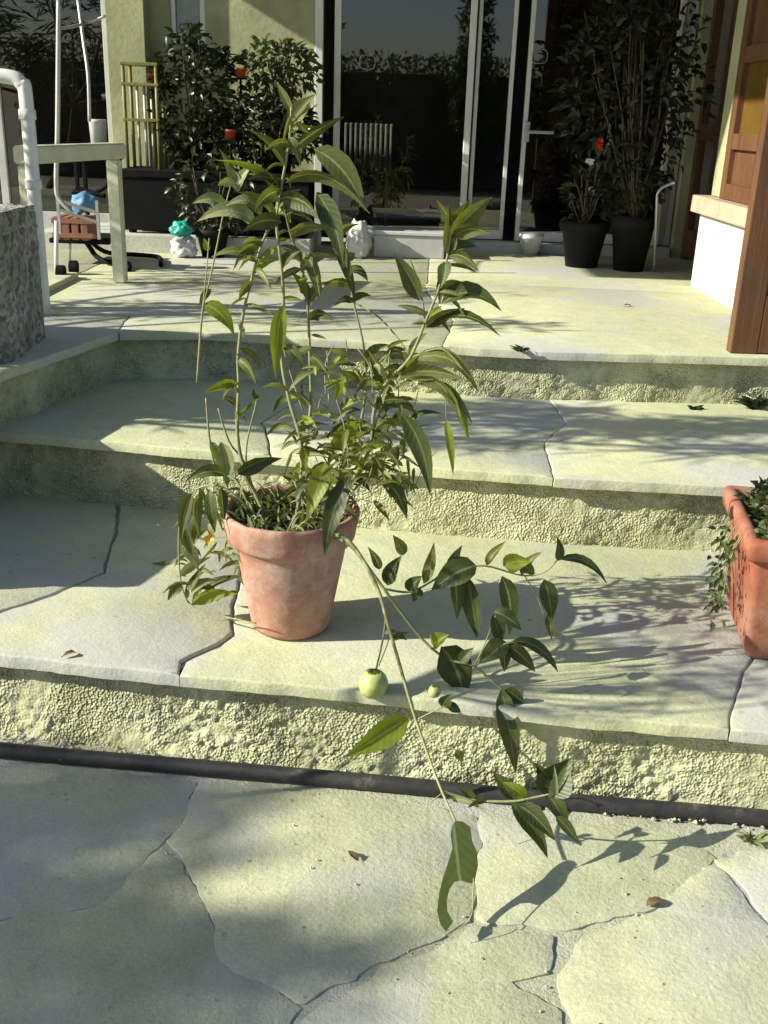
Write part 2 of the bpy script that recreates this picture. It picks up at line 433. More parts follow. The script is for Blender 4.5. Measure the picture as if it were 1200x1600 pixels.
def step_obj(name, path, back, z0, z1, amp, cell, seed, mat, lean=0):
    V, F = riser_data(path, z0, z1, amp, cell, seed, lean)
    k = len(V); bz = z1 + .019
    for p in list(path) + list(back): V.append((p[0], p[1], bz))
    F.append(tuple(range(k, len(V))))
    o = mesh_obj(name, V, F, [mat, M['bed']], None, True)
    o.data.polygons[len(F) - 1].material_index = 1; o.data.polygons[len(F) - 1].use_smooth = False
    return tag(o, kind='structure')
E1 = [(-2.2, 1.965), (-.743, 1.785), (-.357, 1.732), (.012, 1.690), (.364, 1.640), (.703, 1.606), (2.2, 1.42)]
E2 = [(-1.6, 2.745), (-1.063, 2.655), (-.514, 2.56), (.0, 2.487), (.494, 2.43), (.821, 2.415), (2.2, 2.30)]
E3 = [(-1.22, 1.96), (-1.150, 2.12), (-1.045, 2.66), (-.885, 3.235), (-.60, 3.29), (.0, 3.215), (.49, 3.165), (1.02, 3.185), (2.2, 3.2)]
lower = step_obj('lower_step', E1, [(2.2, 2.7), (-2.2, 2.9)], G - .03, T1 - .026, .0050, .0062, 1.3, M['riser'], lean=.02)
middle = step_obj('middle_step', E2, [(2.2, 3.6), (-1.6, 3.6)], T1 - .03, T2 - .026, .0045, .0085, 5.1, M['riser'], lean=.012)
upper = step_obj('terrace', E3, [(2.2, 6.0), (-3.4, 6.0), (-3.4, 1.96)], T1 - .03, T3 - .026, .0045, .0095, 9.7, M['riserdark'] if False else M['riser'], lean=.01)

def at_x(E, x, off=0):
    for (a, b) in zip(E, E[1:]):
        if a[0] <= x <= b[0]:
            t_ = (x - a[0]) / (b[0] - a[0]); return Vector((x, a[1] + (b[1] - a[1]) * t_ - off))
def front(E, x0, x1, off):
    xs = [x0] + [p[0] for p in E if x0 < p[0] < x1] + [x1]
    return [at_x(E, x, off) for x in xs]
OV = .026
def zp(x, y, z): return Z(x, y, z).xy
# tread of the lower step: four big irregular slabs with an overhanging nose
xj = zp(277, 1045, T1).x; xk = zp(1134, 1130, T1).x
slab('flagstone', [zp(-420, 935, T1), zp(-12, 957, T1), zp(80, 925, T1), zp(156, 893, T1), zp(176, 835, T1), zp(182, 775, T1), zp(-420, 720, T1)], T1 - .001, .026, M['slab'], lower, jit=.006, seed=1)
slab('flagstone', front(E1, -1.9, xj - .002, OV) + [zp(277, 1031, T1), zp(340, 1006, T1), zp(360, 987, T1), zp(361, 945, T1), zp(375, 880, T1), zp(384, 795, T1), zp(192, 777, T1), zp(184, 837, T1), zp(163, 896, T1), zp(84, 929, T1), zp(-8, 961, T1), zp(-420, 940, T1)], T1, .028, M['slab'], lower, jit=.005, seed=2, bev=.006)
slab('flagstone', front(E1, xj + .004, xk - .001, OV - .003) + [zp(1158, 1046, T1), zp(1184, 1000, T1), zp(1300, 955, T1), Vector((1.15, 2.45)), zp(1012, 835, T1), zp(700, 815, T1), zp(392, 796, T1), zp(380, 882, T1), zp(369, 945, T1), zp(368, 990, T1), zp(346, 1011, T1), zp(290, 1033, T1)], T1 - .002, .026, M['slab'], lower, jit=.005, seed=3, bev=.005)
slab('flagstone', front(E1, xk + .005, 2.15, OV) + [Vector((2.15, 2.4)), Vector((1.156, 2.45)), zp(1306, 956, T1), zp(1191, 1002, T1), zp(1166, 1047, T1)], T1 - .001, .027, M['slab'], lower, jit=.005, seed=4, bev=.005)
# middle step
slab('flagstone', front(E2, -1.5, -.30, OV) + [Vector((-.36, 2.8)), Vector((-.27, 3.1)), Vector((-.3, 3.4)), Vector((-1.5, 3.4))], T2, .026, M['slab'], middle, jit=.005, seed=5)
slab('flagstone', front(E2, -.29, .41, OV - .002) + [Vector((.43, 2.7)), Vector((.52, 2.9)), Vector((.5, 3.4)), Vector((-.29, 3.4)), Vector((-.26, 3.1)), Vector((-.35, 2.8))], T2 - .001, .025, M['slab'], middle, jit=.005, seed=6)
slab('flagstone', front(E2, .418, 2.15, OV + .004) + [Vector((2.15, 3.4)), Vector((.508, 3.4)), Vector((.528, 2.9)), Vector((.438, 2.7))], T2 + .001, .027, M['slab'], middle, jit=.004, seed=7)
# terrace slabs
def off_poly(L): return [Vector(p) for p in L]
slab('flagstone', off_poly([(-1.18, 1.94), (-1.118, 2.11), (-1.017, 2.66), (-.862, 3.205), (-.90, 3.5), (-1.35, 3.60), (-3.3, 3.6), (-3.3, 1.94)]), T3, .026, M['terrace'], upper, jit=.004, seed=8)
slab('flagstone', off_poly([(-.855, 3.208), (-.60, 3.262), (.0, 3.188), (.16, 3.170), (.22, 3.6), (.14, 4.2), (.2, 5.8), (-1.3, 5.8), (-1.34, 3.608), (-.892, 3.508)]), T3 - .001, .025, M['terrace'], upper, jit=.004, seed=9)
slab('flagstone', off_poly([(.168, 3.17), (.49, 3.138), (1.02, 3.158), (2.15, 3.17), (2.15, 4.4), (.6, 4.5), (.148, 4.45), (.15, 4.2), (.228, 3.6)]), T3 + .001, .027, M['terrace'], upper, jit=.004, seed=10)
slab('flagstone', off_poly([(.158, 4.46), (.6, 4.51), (2.15, 4.41), (2.15, 5.8), (.208, 5.8)]), T3, .025, M['terrace'], upper, jit=.003, seed=11)
slab('flagstone', off_poly([(-3.3, 3.61), (-1.35, 3.61), (-1.31, 5.8), (-3.3, 5.8)]), T3 - .001, .025, M['terrace'], upper, jit=.003, seed=12)

# ------------------------------------------------------------------ black hose at the foot of the steps
hp = [(-2.0, 1.86), (-1.4, 1.785), (-.74, 1.706), (-.36, 1.672), (.018, 1.640), (.37, 1.604), (.73, 1.574), (1.3, 1.51), (2.1, 1.40)]
o = tube('irrigation_hose', [Vector((x, y - .004, G + .0135 + .0015 * math.sin(x * 9))) for x, y in hp], .0155, M['hose'], None, seg=14, sm=8)
tag(o, 'black plastic irrigation hose lying along the foot of the lowest step', 'hose')
# crumbs of render and grit along the step foot
V = []; F = []
def pebble(c, r, V, F):
    b = len(V); M3 = Matrix.Rotation(random.uniform(0, 6), 3, random.choice('XYZ'))
    for d in ((1, 0, 0), (-1, 0, 0), (0, 1, 0), (0, -1, 0), (0, 0, 1), (0, 0, -1)):
        q = M3 @ Vector(d); V.append(Vector(c) + Vector((q.x * r * random.uniform(.7, 1.3), q.y * r * random.uniform(.7, 1.3), q.z * r * .7)))
    for f in ((0, 2, 4), (2, 1, 4), (1, 3, 4), (3, 0, 4), (2, 0, 5), (1, 2, 5), (3, 1, 5), (0, 3, 5)): F.append(tuple(b + k for k in f))
for i in range(520):
    x = random.uniform(-1.0, 1.0); e = at_x(E1, x)
    r = random.choice((.002, .003, .003, .005, .007))
    y = e.y - random.uniform(.018, .055)
    pebble((x, y, G + r * .4 + max(0, .012 - abs(e.y - .03 - y) * .3) * random.random()), r, V, F)
for i in range(110):
    x = random.uniform(-.9, .9); y = random.uniform(1.05, 1.55); r = random.choice((.0015, .002, .003))
    pebble((x, y, G + .002 + r * .4), r, V, F)
o = mesh_obj('grit', V, F, M['mortar']); tag(o, 'loose grit and crumbs of render lying along the step foot', 'grit', kind='stuff')
# terracotta shard
p = Z(1043, 1246, G)
bm = bmesh.new()
pts = [(-.020, 0), (.016, -.004), (.019, .012), (.006, .028), (-.012, .024)]
vv = [bm.verts.new((p.x + a, p.y + .012 - b * .25, p.z + .006 + b)) for a, b in pts] + [bm.verts.new((p.x + a * .95, p.y + .022 - b * .25, p.z + .006 + b)) for a, b in pts]
bm.faces.new(vv[:5]); bm.faces.new(vv[5:][::-1])
for k in range(5): bm.faces.new((vv[k], vv[(k + 1) % 5], vv[5 + (k + 1) % 5], vv[5 + k]))
tag(bm_obj('pot_shard', bm, M['terra_red']), 'small red terracotta shard leaning on the lowest riser by the hose', 'shard')

# ------------------------------------------------------------------ leaf builder
def leaf_data(b, t_, width, bend=0.12, twist=0.0, fold=.25, nl=7, wave=.0, face=None, V=None, F=None, UV=None, seed=0, prof=None):
    V = [] if V is None else V; F = [] if F is None else F; UV = [] if UV is None else UV
    b = Vector(b); t_ = Vector(t_); L = (t_ - b).length; d = (t_ - b).normalized()
    upv = Vector((0, 0, 1)); perp = upv - d * upv.dot(d)
    if perp.length < .2: perp = Vector((math.cos(seed), math.sin(seed) * .5, 0)); perp = perp - d * perp.dot(d)
    perp.normalize()
    lat = d.cross(perp) * math.sin(seed * 5.3) * .12 * L
    ctrl = b + (t_ - b) * .40 + perp * bend * L * 2 + lat
    view = (face if face is not None else (CP - (b + t_) / 2)).normalized()
    b0 = len(V)
    for i in range(nl + 1):
        s = i / nl
        p = b * (1 - s) ** 2 + ctrl * 2 * s * (1 - s) + t_ * s * s
        tan = ((ctrl - b) * (1 - s) + (t_ - ctrl) * s)
        if tan.length < 1e-9: tan = d.copy()
        tan.normalize()
        side = tan.cross(view)
        if side.length < .1: side = tan.cross(upv + Vector((.1, .2, 0)))
        side.normalize(); nr = side.cross(tan)
        a = twist + .5 * (s - .5) * math.sin(seed * 3.1)
        side, nr = side * math.cos(a) + nr * math.sin(a), nr * math.cos(a) - side * math.sin(a)
        if prof: wd = width * .5 * prof(s)
        else: wd = width * .5 * (max(0, math.sin(math.pi * min(1, s * 1.02) ** .82)) ** .9) * (1.06 - .25 * s) + (.0008 if 0 < s < 1 else .0004)
        wv = wave * math.sin(s * 17 + seed) * width
        for k in (-1, -.5, 0, .5, 1):
            V.append(p + side * wd * k + nr * (abs(k) * fold * wd + wv * k * abs(k)))
            UV.append((k, s))
    for i in range(nl):
        for k in range(4):
            a = b0 + i * 5 + k; F.append((a, a + 1, a + 6, a + 5))
    return V, F, UV
def leaf(name, b, t_, width, mat, parent, **kw):
    V, F, UV = leaf_data(b, t_, width, **kw)
    return mesh_obj(name, V, F, mat, parent, True, UV)

# ------------------------------------------------------------------ terracotta pot
PX, PY = -.188, 1.93
pot = thing('terracotta_pot', (PX, PY, T1), 'round terracotta flower pot with rolled rim holding the tall pepino plant', 'flower pot')
H = .262
prof = [(.080, .004), (.083, .012), (.112, .178), (.116, .196), (.128, .200), (.131, .206), (.138, .250), (.139, .258), (.135, .263), (.128, .262), (.124, .252), (.113, .205), (.100, .19)]
lathe('body', prof, (PX, PY, T1), M['terra'], pot, 56, .012)
V = []; F = []
n = 18
V.append(Vector((PX, PY, T1 + .236)))
for rr in range(1, 6):
    for k in range(n * 2):
        a = math.pi * k / n; r = .121 * rr / 5
        x = PX + r * math.cos(a); y = PY + r * math.sin(a)
        V.append(Vector((x, y, T1 + .232 + .012 * noise.noise(Vector((x * 40, y * 40, 0))))))
for k in range(2 * n): F.append((0, 1 + k, 1 + (k + 1) % (2 * n)))
for rr in range(4):
    for k in range(2 * n):
        a = 1 + rr * 2 * n + k; b = 1 + rr * 2 * n + (k + 1) % (2 * n); F.append((a, a + 2 * n, b + 2 * n, b))
mesh_obj('soil', V, F, M['soil'], pot, True)

# ------------------------------------------------------------------ the pepino plant
plant = thing('pepino_plant', (PX, PY, T1 + .235), 'tall leggy pepino plant with lance leaves and one trailing branch bearing fruit', 'plant')
stems = []
def stem(nodes, r0, r1, mat='stem'):
    P = [W(*q) for q in nodes]
    stems.append(smooth_path(P, 5))
    tube('stem', P, r0 * .74, M[mat], plant, r1 * .8, 7)
base = lambda dx, dy=0: None
ST = [
    # upright main stems (px, py, depth)
    ([(458, 838, 1.90), (470, 760, 1.91), (470, 690, 1.92), (452, 625, 1.93), (440, 560, 1.94), (443, 480, 1.95), (440, 420, 1.95), (432, 350, 1.95), (438, 300, 1.95), (447, 250, 1.95), (453, 210, 1.95), (455, 168, 1.95)], .0062, .0022),
    ([(430, 835, 1.93), (385, 740, 1.95), (371, 680, 1.96), (373, 600, 1.97), (372, 555, 1.97), (380, 490, 1.98), (395, 430, 1.98), (408, 385, 1.98), (428, 335, 1.97), (440, 295, 1.96)], .0058, .0026),
    ([(478, 835, 1.95), (472, 740, 1.97), (485, 640, 1.99), (484, 560, 2.0), (480, 470, 2.0), (470, 410, 2.0), (455, 370, 1.99), (443, 320, 1.98)], .0055, .002),
    ([(500, 838, 1.94), (545, 760, 1.94), (578, 700, 1.93), (585, 640, 1.92), (604, 598, 1.91), (640, 560, 1.90), (664, 505, 1.89), (688, 445, 1.88), (700, 395, 1.88), (706, 345, 1.88)], .0064, .0022),
    ([(490, 838, 1.98), (520, 740, 2.02), (560, 670, 2.04), (572, 600, 2.05), (568, 540, 2.05), (552, 470, 2.05), (545, 420, 2.05), (525, 370, 2.04)], .005, .0018),
    ([(552, 472, 2.05), (585, 490, 2.03), (615, 520, 2.0), (640, 555, 1.98)], .0028, .0018),
    ([(578, 690, 1.93), (600, 650, 1.95), (605, 590, 1.97), (610, 545, 1.98)], .0035, .0015),
    ([(585, 640, 1.92), (560, 600, 1.94), (545, 560, 1.95), (540, 530, 1.95)], .003, .0015),
    ([(664, 505, 1.89), (660, 470, 1.89), (650, 430, 1.89), (640, 405, 1.89)], .0028, .0015),
    ([(640, 560, 1.90), (690, 545, 1.88), (725, 580, 1.86)], .0024, .0014),
    # thin pale stalks on the left
    ([(404, 830, 1.95), (372, 755, 1.98), (340, 735, 2.0), (328, 690, 2.0), (322, 622, 2.0)], .0038, .0026),
    ([(410, 825, 1.96), (385, 730, 2.0), (358, 690, 2.0), (341, 638, 2.0)], .0034, .0022),
    ([(418, 830, 1.96), (390, 760, 2.0), (385, 700, 2.0), (398, 640, 2.0), (402, 622, 2.0)], .0028, .002),
    ([(362, 285, 1.97), (350, 330, 1.98), (338, 390, 1.98), (326, 445, 1.98), (316, 490, 1.98), (308, 598, 1.98)], .0016, .003),
    ([(420, 345, 1.96), (395, 352, 1.97), (365, 332, 1.98)], .002, .0015),
    ([(327, 372, 1.99), (322, 430, 1.98), (316, 490, 1.98)], .0014, .002),
    # left trailing runner
    ([(400, 805, 1.86), (350, 762, 1.86), (305, 765, 1.88), (285, 800, 1.90), (279, 850, 1.92), (284, 915, 1.93), (300, 946, 1.915), (345, 962, 1.89), (400, 974, 1.835)], .0028, .0018),
    ([(285, 805, 1.90), (270, 825, 1.88), (246, 820, 1.87)], .0018, .001),
    # branch trailing over the step
    ([(500, 832, 1.88), (537, 840, 1.80), (565, 872, 1.76), (592, 925, 1.72), (606, 975, 1.69), (622, 1030, 1.655), (645, 1110, 1.60), (667, 1175, 1.54), (690, 1235, 1.475), (712, 1284, 1.405)], .0062, .0026),
    ([(505, 835, 1.87), (545, 850, 1.80), (585, 900, 1.76), (625, 955, 1.74), (665, 1004, 1.725), (700, 1030, 1.71), (742, 1042, 1.69), (786, 1080, 1.655)], .0055, .002),
    ([(600, 920, 1.76), (640, 925, 1.77), (675, 908, 1.78), (700, 893, 1.79), (755, 884, 1.79), (815, 899, 1.78), (850, 894, 1.77), (872, 874, 1.77)], .0032, .0018),
    ([(742, 1040, 1.69), (760, 1000, 1.70), (775, 960, 1.71)], .0022, .0014),
    ([(742, 1042, 1.69), (778, 1012, 1.68), (800, 1002, 1.67)], .0022, .0014),
    ([(603, 965, 1.70), (598, 1000, 1.685), (588, 1045, 1.665)], .0026, .0022),
    ([(611, 985, 1.69), (604, 1010, 1.69), (592, 1040, 1.68)], .0016, .0012),
    ([(650, 1125, 1.59), (680, 1110, 1.58), (698, 1102, 1.58)], .002, .0014),
    ([(690, 1236, 1.475), (740, 1250, 1.47), (800, 1252, 1.46), (835, 1246, 1.46), (862, 1240, 1.46)], .0034, .0022),
    ([(668, 1178, 1.54), (690, 1165, 1.53), (712, 1172, 1.52)], .0018, .0012),
    ([(690, 1240, 1.47), (672, 1255, 1.46), (665, 1268, 1.45)], .0014, .0008),
    ([(690, 596, 1.865), (696, 625, 1.86), (697, 657, 1.86)], .0014, .001),
    ([(820, 900, 1.78), (838, 930, 1.77), (850, 962, 1.76)], .0016, .001),
]
for nd, a, b in ST: stem(nd, a, b)

# leaves read off the photograph: bx,by,tx,ty, width px, bend, depth, depth change, kind, twist
LV = [
    (455, 175, 430, 126, 15, .04, 1.95, 0, 'leaf', .2), (454, 195, 492, 148, 34, .02, 1.95, .02, 'leaf', .5), (447, 262, 386, 202, 22, .10, 1.95, -.02, 'leaf', .6),
    (452, 240, 538, 182, 22, .05, 1.95, .03, 'leaf', .4), (490, 232, 570, 330, 46, .10, 1.93, -.03, 'leaf', .3), (445, 286, 578, 334, 30, .22, 1.93, -.05, 'leaf', .9),
    (438, 300, 336, 250, 24, .16, 1.95, -.03, 'leaf', .8), (408, 338, 352, 322, 26, .30, 1.96, -.02, 'leaf_pale', .6), (440, 348, 380, 362, 34, .14, 1.94, -.03, 'leaf_dark', .5),
    (400, 352, 308, 346, 34, .22, 1.96, -.03, 'leaf_pale', .4), (495, 300, 536, 412, 40, .08, 1.93, -.03, 'leaf_dark', .3), (514, 345, 556, 472, 26, .06, 2.03, -.02, 'leaf_dark', .4),
    (470, 425, 520, 398, 26, .18, 1.99, -.01, 'leaf_pale', .7), (478, 395, 500, 470, 24, .10, 1.99, -.02, 'leaf', .3), (443, 330, 490, 352, 26, .18, 1.96, -.03, 'leaf', .6),
    (440, 300, 398, 330, 28, .18, 1.95, -.03, 'leaf', .3), (372, 300, 350, 255, 20, .1, 1.97, 0, 'leaf_pale', .4), (372, 295, 396, 258, 20, .1, 1.97, 0, 'leaf_pale', .6),
    (436, 310, 500, 345, 34, .16, 1.94, -.04, 'leaf', .6), (452, 215, 470, 260, 18, .1, 1.94, -.02, 'leaf', .3), (453, 225, 415, 235, 16, .15, 1.94, -.02, 'leaf', .5),
    (410, 380, 370, 400, 22, .15, 1.98, -.02, 'leaf', .5), (395, 430, 440, 405, 18, .2, 1.98, 0, 'leaf', .8), (400, 410, 330, 402, 24, .2, 1.98, -.02, 'leaf', .7),
    (318, 475, 366, 524, 32, .12, 1.98, -.02, 'leaf', .2), (330, 452, 312, 478, 14, .1, 1.98, 0, 'leaf', .2), (326, 392, 318, 372, 12, .0, 1.99, 0, 'leaf_yellow', 0),
    (443, 476, 431, 592, 30, .05, 1.94, -.02, 'leaf_yellow', .15), (476, 460, 470, 440, 14, .0, 1.99, 0, 'leaf_yellow', .0), (482, 480, 520, 440, 24, .12, 2.0, 0, 'leaf', .5),
    (483, 500, 520, 500, 24, .25, 2.0, -.02, 'leaf', .5), (372, 560, 400, 600, 18, .15, 1.97, -.02, 'leaf', .4), (442, 540, 470, 580, 20, .15, 1.94, -.02, 'leaf', .3),
    (345, 690, 355, 762, 34, .05, 2.0, -.01, 'leaf_pale', .2), (328, 690, 345, 730, 18, .05, 2.0, 0, 'leaf_pale', .3), (402, 624, 396, 606, 12, 0, 2.0, 0, 'leaf_dark', 0),
    (362, 285, 342, 232, 16, .08, 1.97, 0, 'leaf', .5), (366, 288, 340, 290, 18, .2, 1.97, -.01, 'leaf_pale', .5), (352, 325, 300, 318, 24, .2, 1.98, -.02, 'leaf_pale', .5), (432, 330, 470, 296, 20, .12, 1.95, .01, 'leaf', .7),
    (428, 345, 372, 300, 20, .16, 1.96, -.02, 'leaf', .8), (436, 318, 412, 268, 18, .08, 1.95, .02, 'leaf', .5), (455, 372, 520, 360, 24, .2, 1.97, -.03, 'leaf', .6), (480, 470, 455, 425, 20, .1, 2.0, 0, 'leaf', .4),
    (470, 410, 430, 385, 20, .18, 1.99, -.01, 'leaf', .7), (525, 372, 560, 350, 18, .18, 2.04, 0, 'leaf', .6), (545, 420, 575, 440, 18, .15, 2.05, -.02, 'leaf_dark', .5), (484, 555, 512, 590, 20, .12, 2.0, -.02, 'leaf', .4),
    (395, 440, 372, 470, 18, .12, 1.98, -.01, 'leaf', .4), (442, 420, 470, 392, 20, .15, 1.95, 0, 'leaf', .6), (485, 640, 452, 610, 18, .15, 1.99, 0, 'leaf', .5), (372, 640, 346, 620, 14, .15, 1.97, 0, 'leaf', .5),
    # right-hand head
    (704, 402, 700, 318, 26, .03, 1.88, -.01, 'leaf', .2), (706, 372, 768, 308, 42, .06, 1.88, 0, 'leaf', .3), (708, 372, 768, 366, 30, .18, 1.88, -.03, 'leaf', .4),
    (706, 360, 735, 312, 26, .05, 1.88, 0, 'leaf', .4), (706, 355, 682, 312, 18, .05, 1.88, 0, 'leaf', .4),
    (700, 400, 748, 424, 24, .18, 1.88, -.03, 'leaf', .5), (697, 408, 688, 450, 26, .05, 1.88, -.03, 'leaf_dark', .3), (702, 395, 745, 385, 24, .15, 1.88, .02, 'leaf_dark', .4),
    (656, 470, 614, 394, 34, .05, 1.89, -.01, 'leaf', .3), (690, 474, 784, 487, 38, .22, 1.88, -.03, 'leaf_dark', .5), (666, 512, 726, 482, 26, .12, 1.88, 0, 'leaf', .6),
    (670, 512, 782, 526, 22, .22, 1.88, -.03, 'leaf', .7), (684, 455, 730, 445, 22, .15, 1.88, 0, 'leaf', .5), (672, 496, 690, 478, 16, 0, 1.88, 0, 'leaf_yellow', .2),
    (646, 562, 748, 614, 32, .22, 1.89, -.04, 'leaf', .5), (626, 588, 722, 592, 34, .10, 1.88, -.04, 'leaf', .4), (652, 600, 738, 662, 24, .20, 1.88, -.04, 'leaf', .4),
    (640, 590, 722, 668, 24, .22, 1.87, -.04, 'leaf', .5), (690, 596, 732, 692, 18, .10, 1.86, -.02, 'leaf', .3), (636, 575, 655, 556, 20, 0, 1.89, 0, 'leaf_yellow', .3),
    (628, 646, 672, 774, 40, .06, 1.86, -.03, 'leaf_dark', .2), (636, 660, 618, 642, 16, 0, 1.86, 0, 'leaf_yellow', .2), (697, 655, 708, 742, 15, .05, 1.86, -.02, 'leaf_yellow', .2),
    (600, 600, 575, 548, 24, .06, 1.92, 0, 'leaf', .4), (586, 640, 640, 628, 22, .18, 1.92, -.03, 'leaf', .4), (606, 590, 660, 574, 22, .15, 1.92, -.02, 'leaf', .6),
    (560, 600, 520, 585, 20, .2, 1.94, -.02, 'leaf', .5), (545, 560, 515, 548, 16, .15, 1.95, -.02, 'leaf_pale', .6), (570, 560, 612, 540, 18, .18, 2.04, -.02, 'leaf', .5),
    (552, 472, 522, 478, 14, .2, 2.05, -.02, 'leaf_dark', .4), (552, 472, 580, 462, 14, .2, 2.05, -.02, 'leaf_dark', .4), (640, 556, 668, 520, 16, .1, 1.98, -.02, 'leaf', .4),
    (520, 700, 576, 674, 34, .12, 1.92, -.02, 'leaf_yellow', .5), (540, 700, 568, 738, 28, .1, 1.92, -.02, 'leaf_yellow', .4), (470, 700, 478, 735, 16, .05, 1.9, 0, 'leaf_yellow', .2),
    (590, 740, 636, 812, 32, .12, 1.88, -.03, 'leaf', .3), (600, 735, 612, 780, 20, .1, 1.88, -.02, 'leaf_yellow', .3),
    (508, 722, 478, 816, 40, .06, 1.86, -.05, 'leaf_yellow', .25), (548, 745, 507, 868, 42, .08, 1.85, -.06, 'leaf_dark', .3),
    # skirt on the left of the pot
    (300, 770, 284, 842, 24, .05, 1.88, -.01, 'leaf', .3), (312, 768, 312, 838, 22, .05, 1.88, -.01, 'leaf', .5), (328, 764, 336, 832, 26, .06, 1.87, -.02, 'leaf_dark', .3),
    (345, 762, 350, 812, 22, .08, 1.86, -.02, 'leaf', .4), (352, 742, 290, 752, 26, .18, 1.88, -.03, 'leaf', .4), (372, 742, 440, 716, 34, .12, 1.88, 0, 'leaf_dark', .4),
    (345, 800, 352, 812, 12, 0, 1.86, 0, 'leaf_yellow', .3), (282, 850, 310, 892, 22, .08, 1.92, -.02, 'leaf_pale', .4), (284, 900, 330, 870, 16, .12, 1.93, 0, 'leaf_pale', .5),
    (290, 935, 345, 905, 18, .14, 1.92, .02, 'leaf_pale', .5), (300, 945, 372, 928, 22, .12, 1.92, -.01, 'leaf', .5), (292, 935, 322, 880, 14, .08, 1.93, .02, 'leaf', .4),
    (284, 915, 262, 938, 16, .1, 1.93, -.02, 'leaf', .3), (300, 945, 385, 900, 18, .14, 1.94, .02, 'leaf_dark', .5), (288, 820, 300, 868, 18, .05, 1.9, 0, 'leaf', .3),
    # trailing branch, upper spray
    (745, 884, 674, 922, 44, .10, 1.79, -.02, 'leaf_dark', .2), (708, 884, 714, 968, 26, .04, 1.79, -.02, 'leaf', .3), (730, 900, 746, 1000, 30, .05, 1.79, -.02, 'leaf_dark', .25),
    (784, 900, 796, 992, 28, .05, 1.78, -.02, 'leaf', .3), (770, 960, 782, 1010, 24, .05, 1.71, -.01, 'leaf_dark', .3), (772, 955, 815, 985, 24, .1, 1.71, -.02, 'leaf_dark', .3),
    (690, 1010, 726, 1096, 56, .05, 1.71, -.02, 'leaf_dark', .15), (676, 1008, 702, 992, 26, .05, 1.72, -.01, 'leaf_yellow', .3), (718, 1035, 740, 1012, 20, 0, 1.70, 0, 'leaf_dark', .3),
    (792, 1004, 748, 1038, 34, .06, 1.68, -.02, 'leaf_dark', .2), (790, 1008, 836, 1050, 26, .12, 1.68, -.02, 'leaf_dark', .3), (786, 1004, 788, 1050, 20, .05, 1.68, -.02, 'leaf', .2),
    (800, 1002, 872, 1050, 20, .16, 1.67, -.02, 'leaf_dark', .3), (784, 1074, 806, 1208, 34, .05, 1.655, -.03, 'leaf_dark', .2), (788, 1078, 822, 1102, 24, .05, 1.655, -.01, 'leaf_dark', .2),
    (786, 884, 830, 878, 30, .08, 1.78, -.01, 'leaf_yellow', .3), (812, 880, 835, 900, 18, .1, 1.78, 0, 'leaf', .3), (872, 876, 870, 838, 14, .05, 1.77, 0, 'leaf_dark', .3),
    (874, 874, 948, 912, 14, .20, 1.77, -.02, 'leaf_dark', .4), (850, 905, 862, 970, 28, .06, 1.77, -.01, 'leaf_dark', .3), (855, 960, 862, 1000, 14, .05, 1.76, 0, 'leaf', .3),
    (640, 925, 660, 900, 24, .05, 1.77, -.01, 'leaf_dark', .3), (655, 918, 646, 940, 18, 0, 1.77, 0, 'leaf_dark', .3), (606, 915, 628, 868, 24, .05, 1.77, 0, 'leaf_dark', .3),
    (630, 868, 614, 836, 18, .05, 1.77, 0, 'leaf', .3), (662, 912, 678, 848, 18, .05, 1.78, 0, 'leaf', .3), (592, 890, 575, 855, 14, .1, 1.76, 0, 'leaf', .4),
    (760, 884, 790, 846, 14, .1, 1.79, .02, 'leaf', .4), (700, 893, 722, 852, 16, .06, 1.79, .02, 'leaf', .4), (815, 899, 848, 862, 14, .1, 1.78, .01, 'leaf', .5),
    (600, 990, 636, 1000, 12, .15, 1.70, -.01, 'leaf', .3), (612, 1000, 640, 988, 10, .1, 1.69, 0, 'leaf', .3), (690, 1104, 705, 1085, 22, 0, 1.58, 0, 'leaf_dark', .2), (698, 1102, 720, 1112, 16, .05, 1.58, 0, 'leaf_dark', .2),
    # lower spray
    (638, 1122, 538, 1184, 44, .02, 1.60, -.05, 'leaf_yellow', .15), (856, 1246, 890, 1186, 62, .03, 1.46, .02, 'leaf_dark', .15), (858, 1240, 836, 1192, 30, .03, 1.46, .02, 'leaf_dark', .3),
    (798, 1254, 856, 1342, 32, .05, 1.46, -.04, 'leaf_dark', .25), (806, 1256, 868, 1314, 30, .08, 1.46, -.04, 'leaf_dark', .2), (856, 1240, 888, 1294, 30, .08, 1.46, -.03, 'leaf_dark', .25),
    (862, 1258, 866, 1196, 12, .05, 1.46, 0, 'leaf_pale', .2), (868, 1275, 905, 1318, 20, .06, 1.43, -.03, 'leaf_dark', .3), (800, 1250, 770, 1206, 26, .05, 1.47, .02, 'leaf_dark', .3),
    (820, 1248, 786, 1222, 22, .1, 1.47, .01, 'leaf', .3), (740, 1250, 715, 1230, 16, .1, 1.47, 0, 'leaf_dark', .3), (760, 1250, 730, 1262, 10, .1, 1.47, -.02, 'leaf', .3), (700, 1250, 760, 1268, 10, .1, 1.47, -.02, 'leaf_pale', .3),
    (712, 1172, 722, 1190, 14, .05, 1.52, 0, 'leaf', .2),
]
for i, (bx, by, tx, ty, wpx, bend, Y, dY, kind, tw) in enumerate(LV):
    s = random.choice((-1, 1))
    if kind == 'leaf' and random.random() < .12: kind = 'leaf_yellow'
    leaf('leaf', W(bx, by, Y), W(tx, ty, Y + dY), wpx / pxm(Y) * (.80 if by < 820 else 1.08), M[kind], plant, bend=bend, twist=tw * s + random.uniform(-.15, .15), fold=random.uniform(.2, .65), wave=random.uniform(0, .05), seed=i * .77)
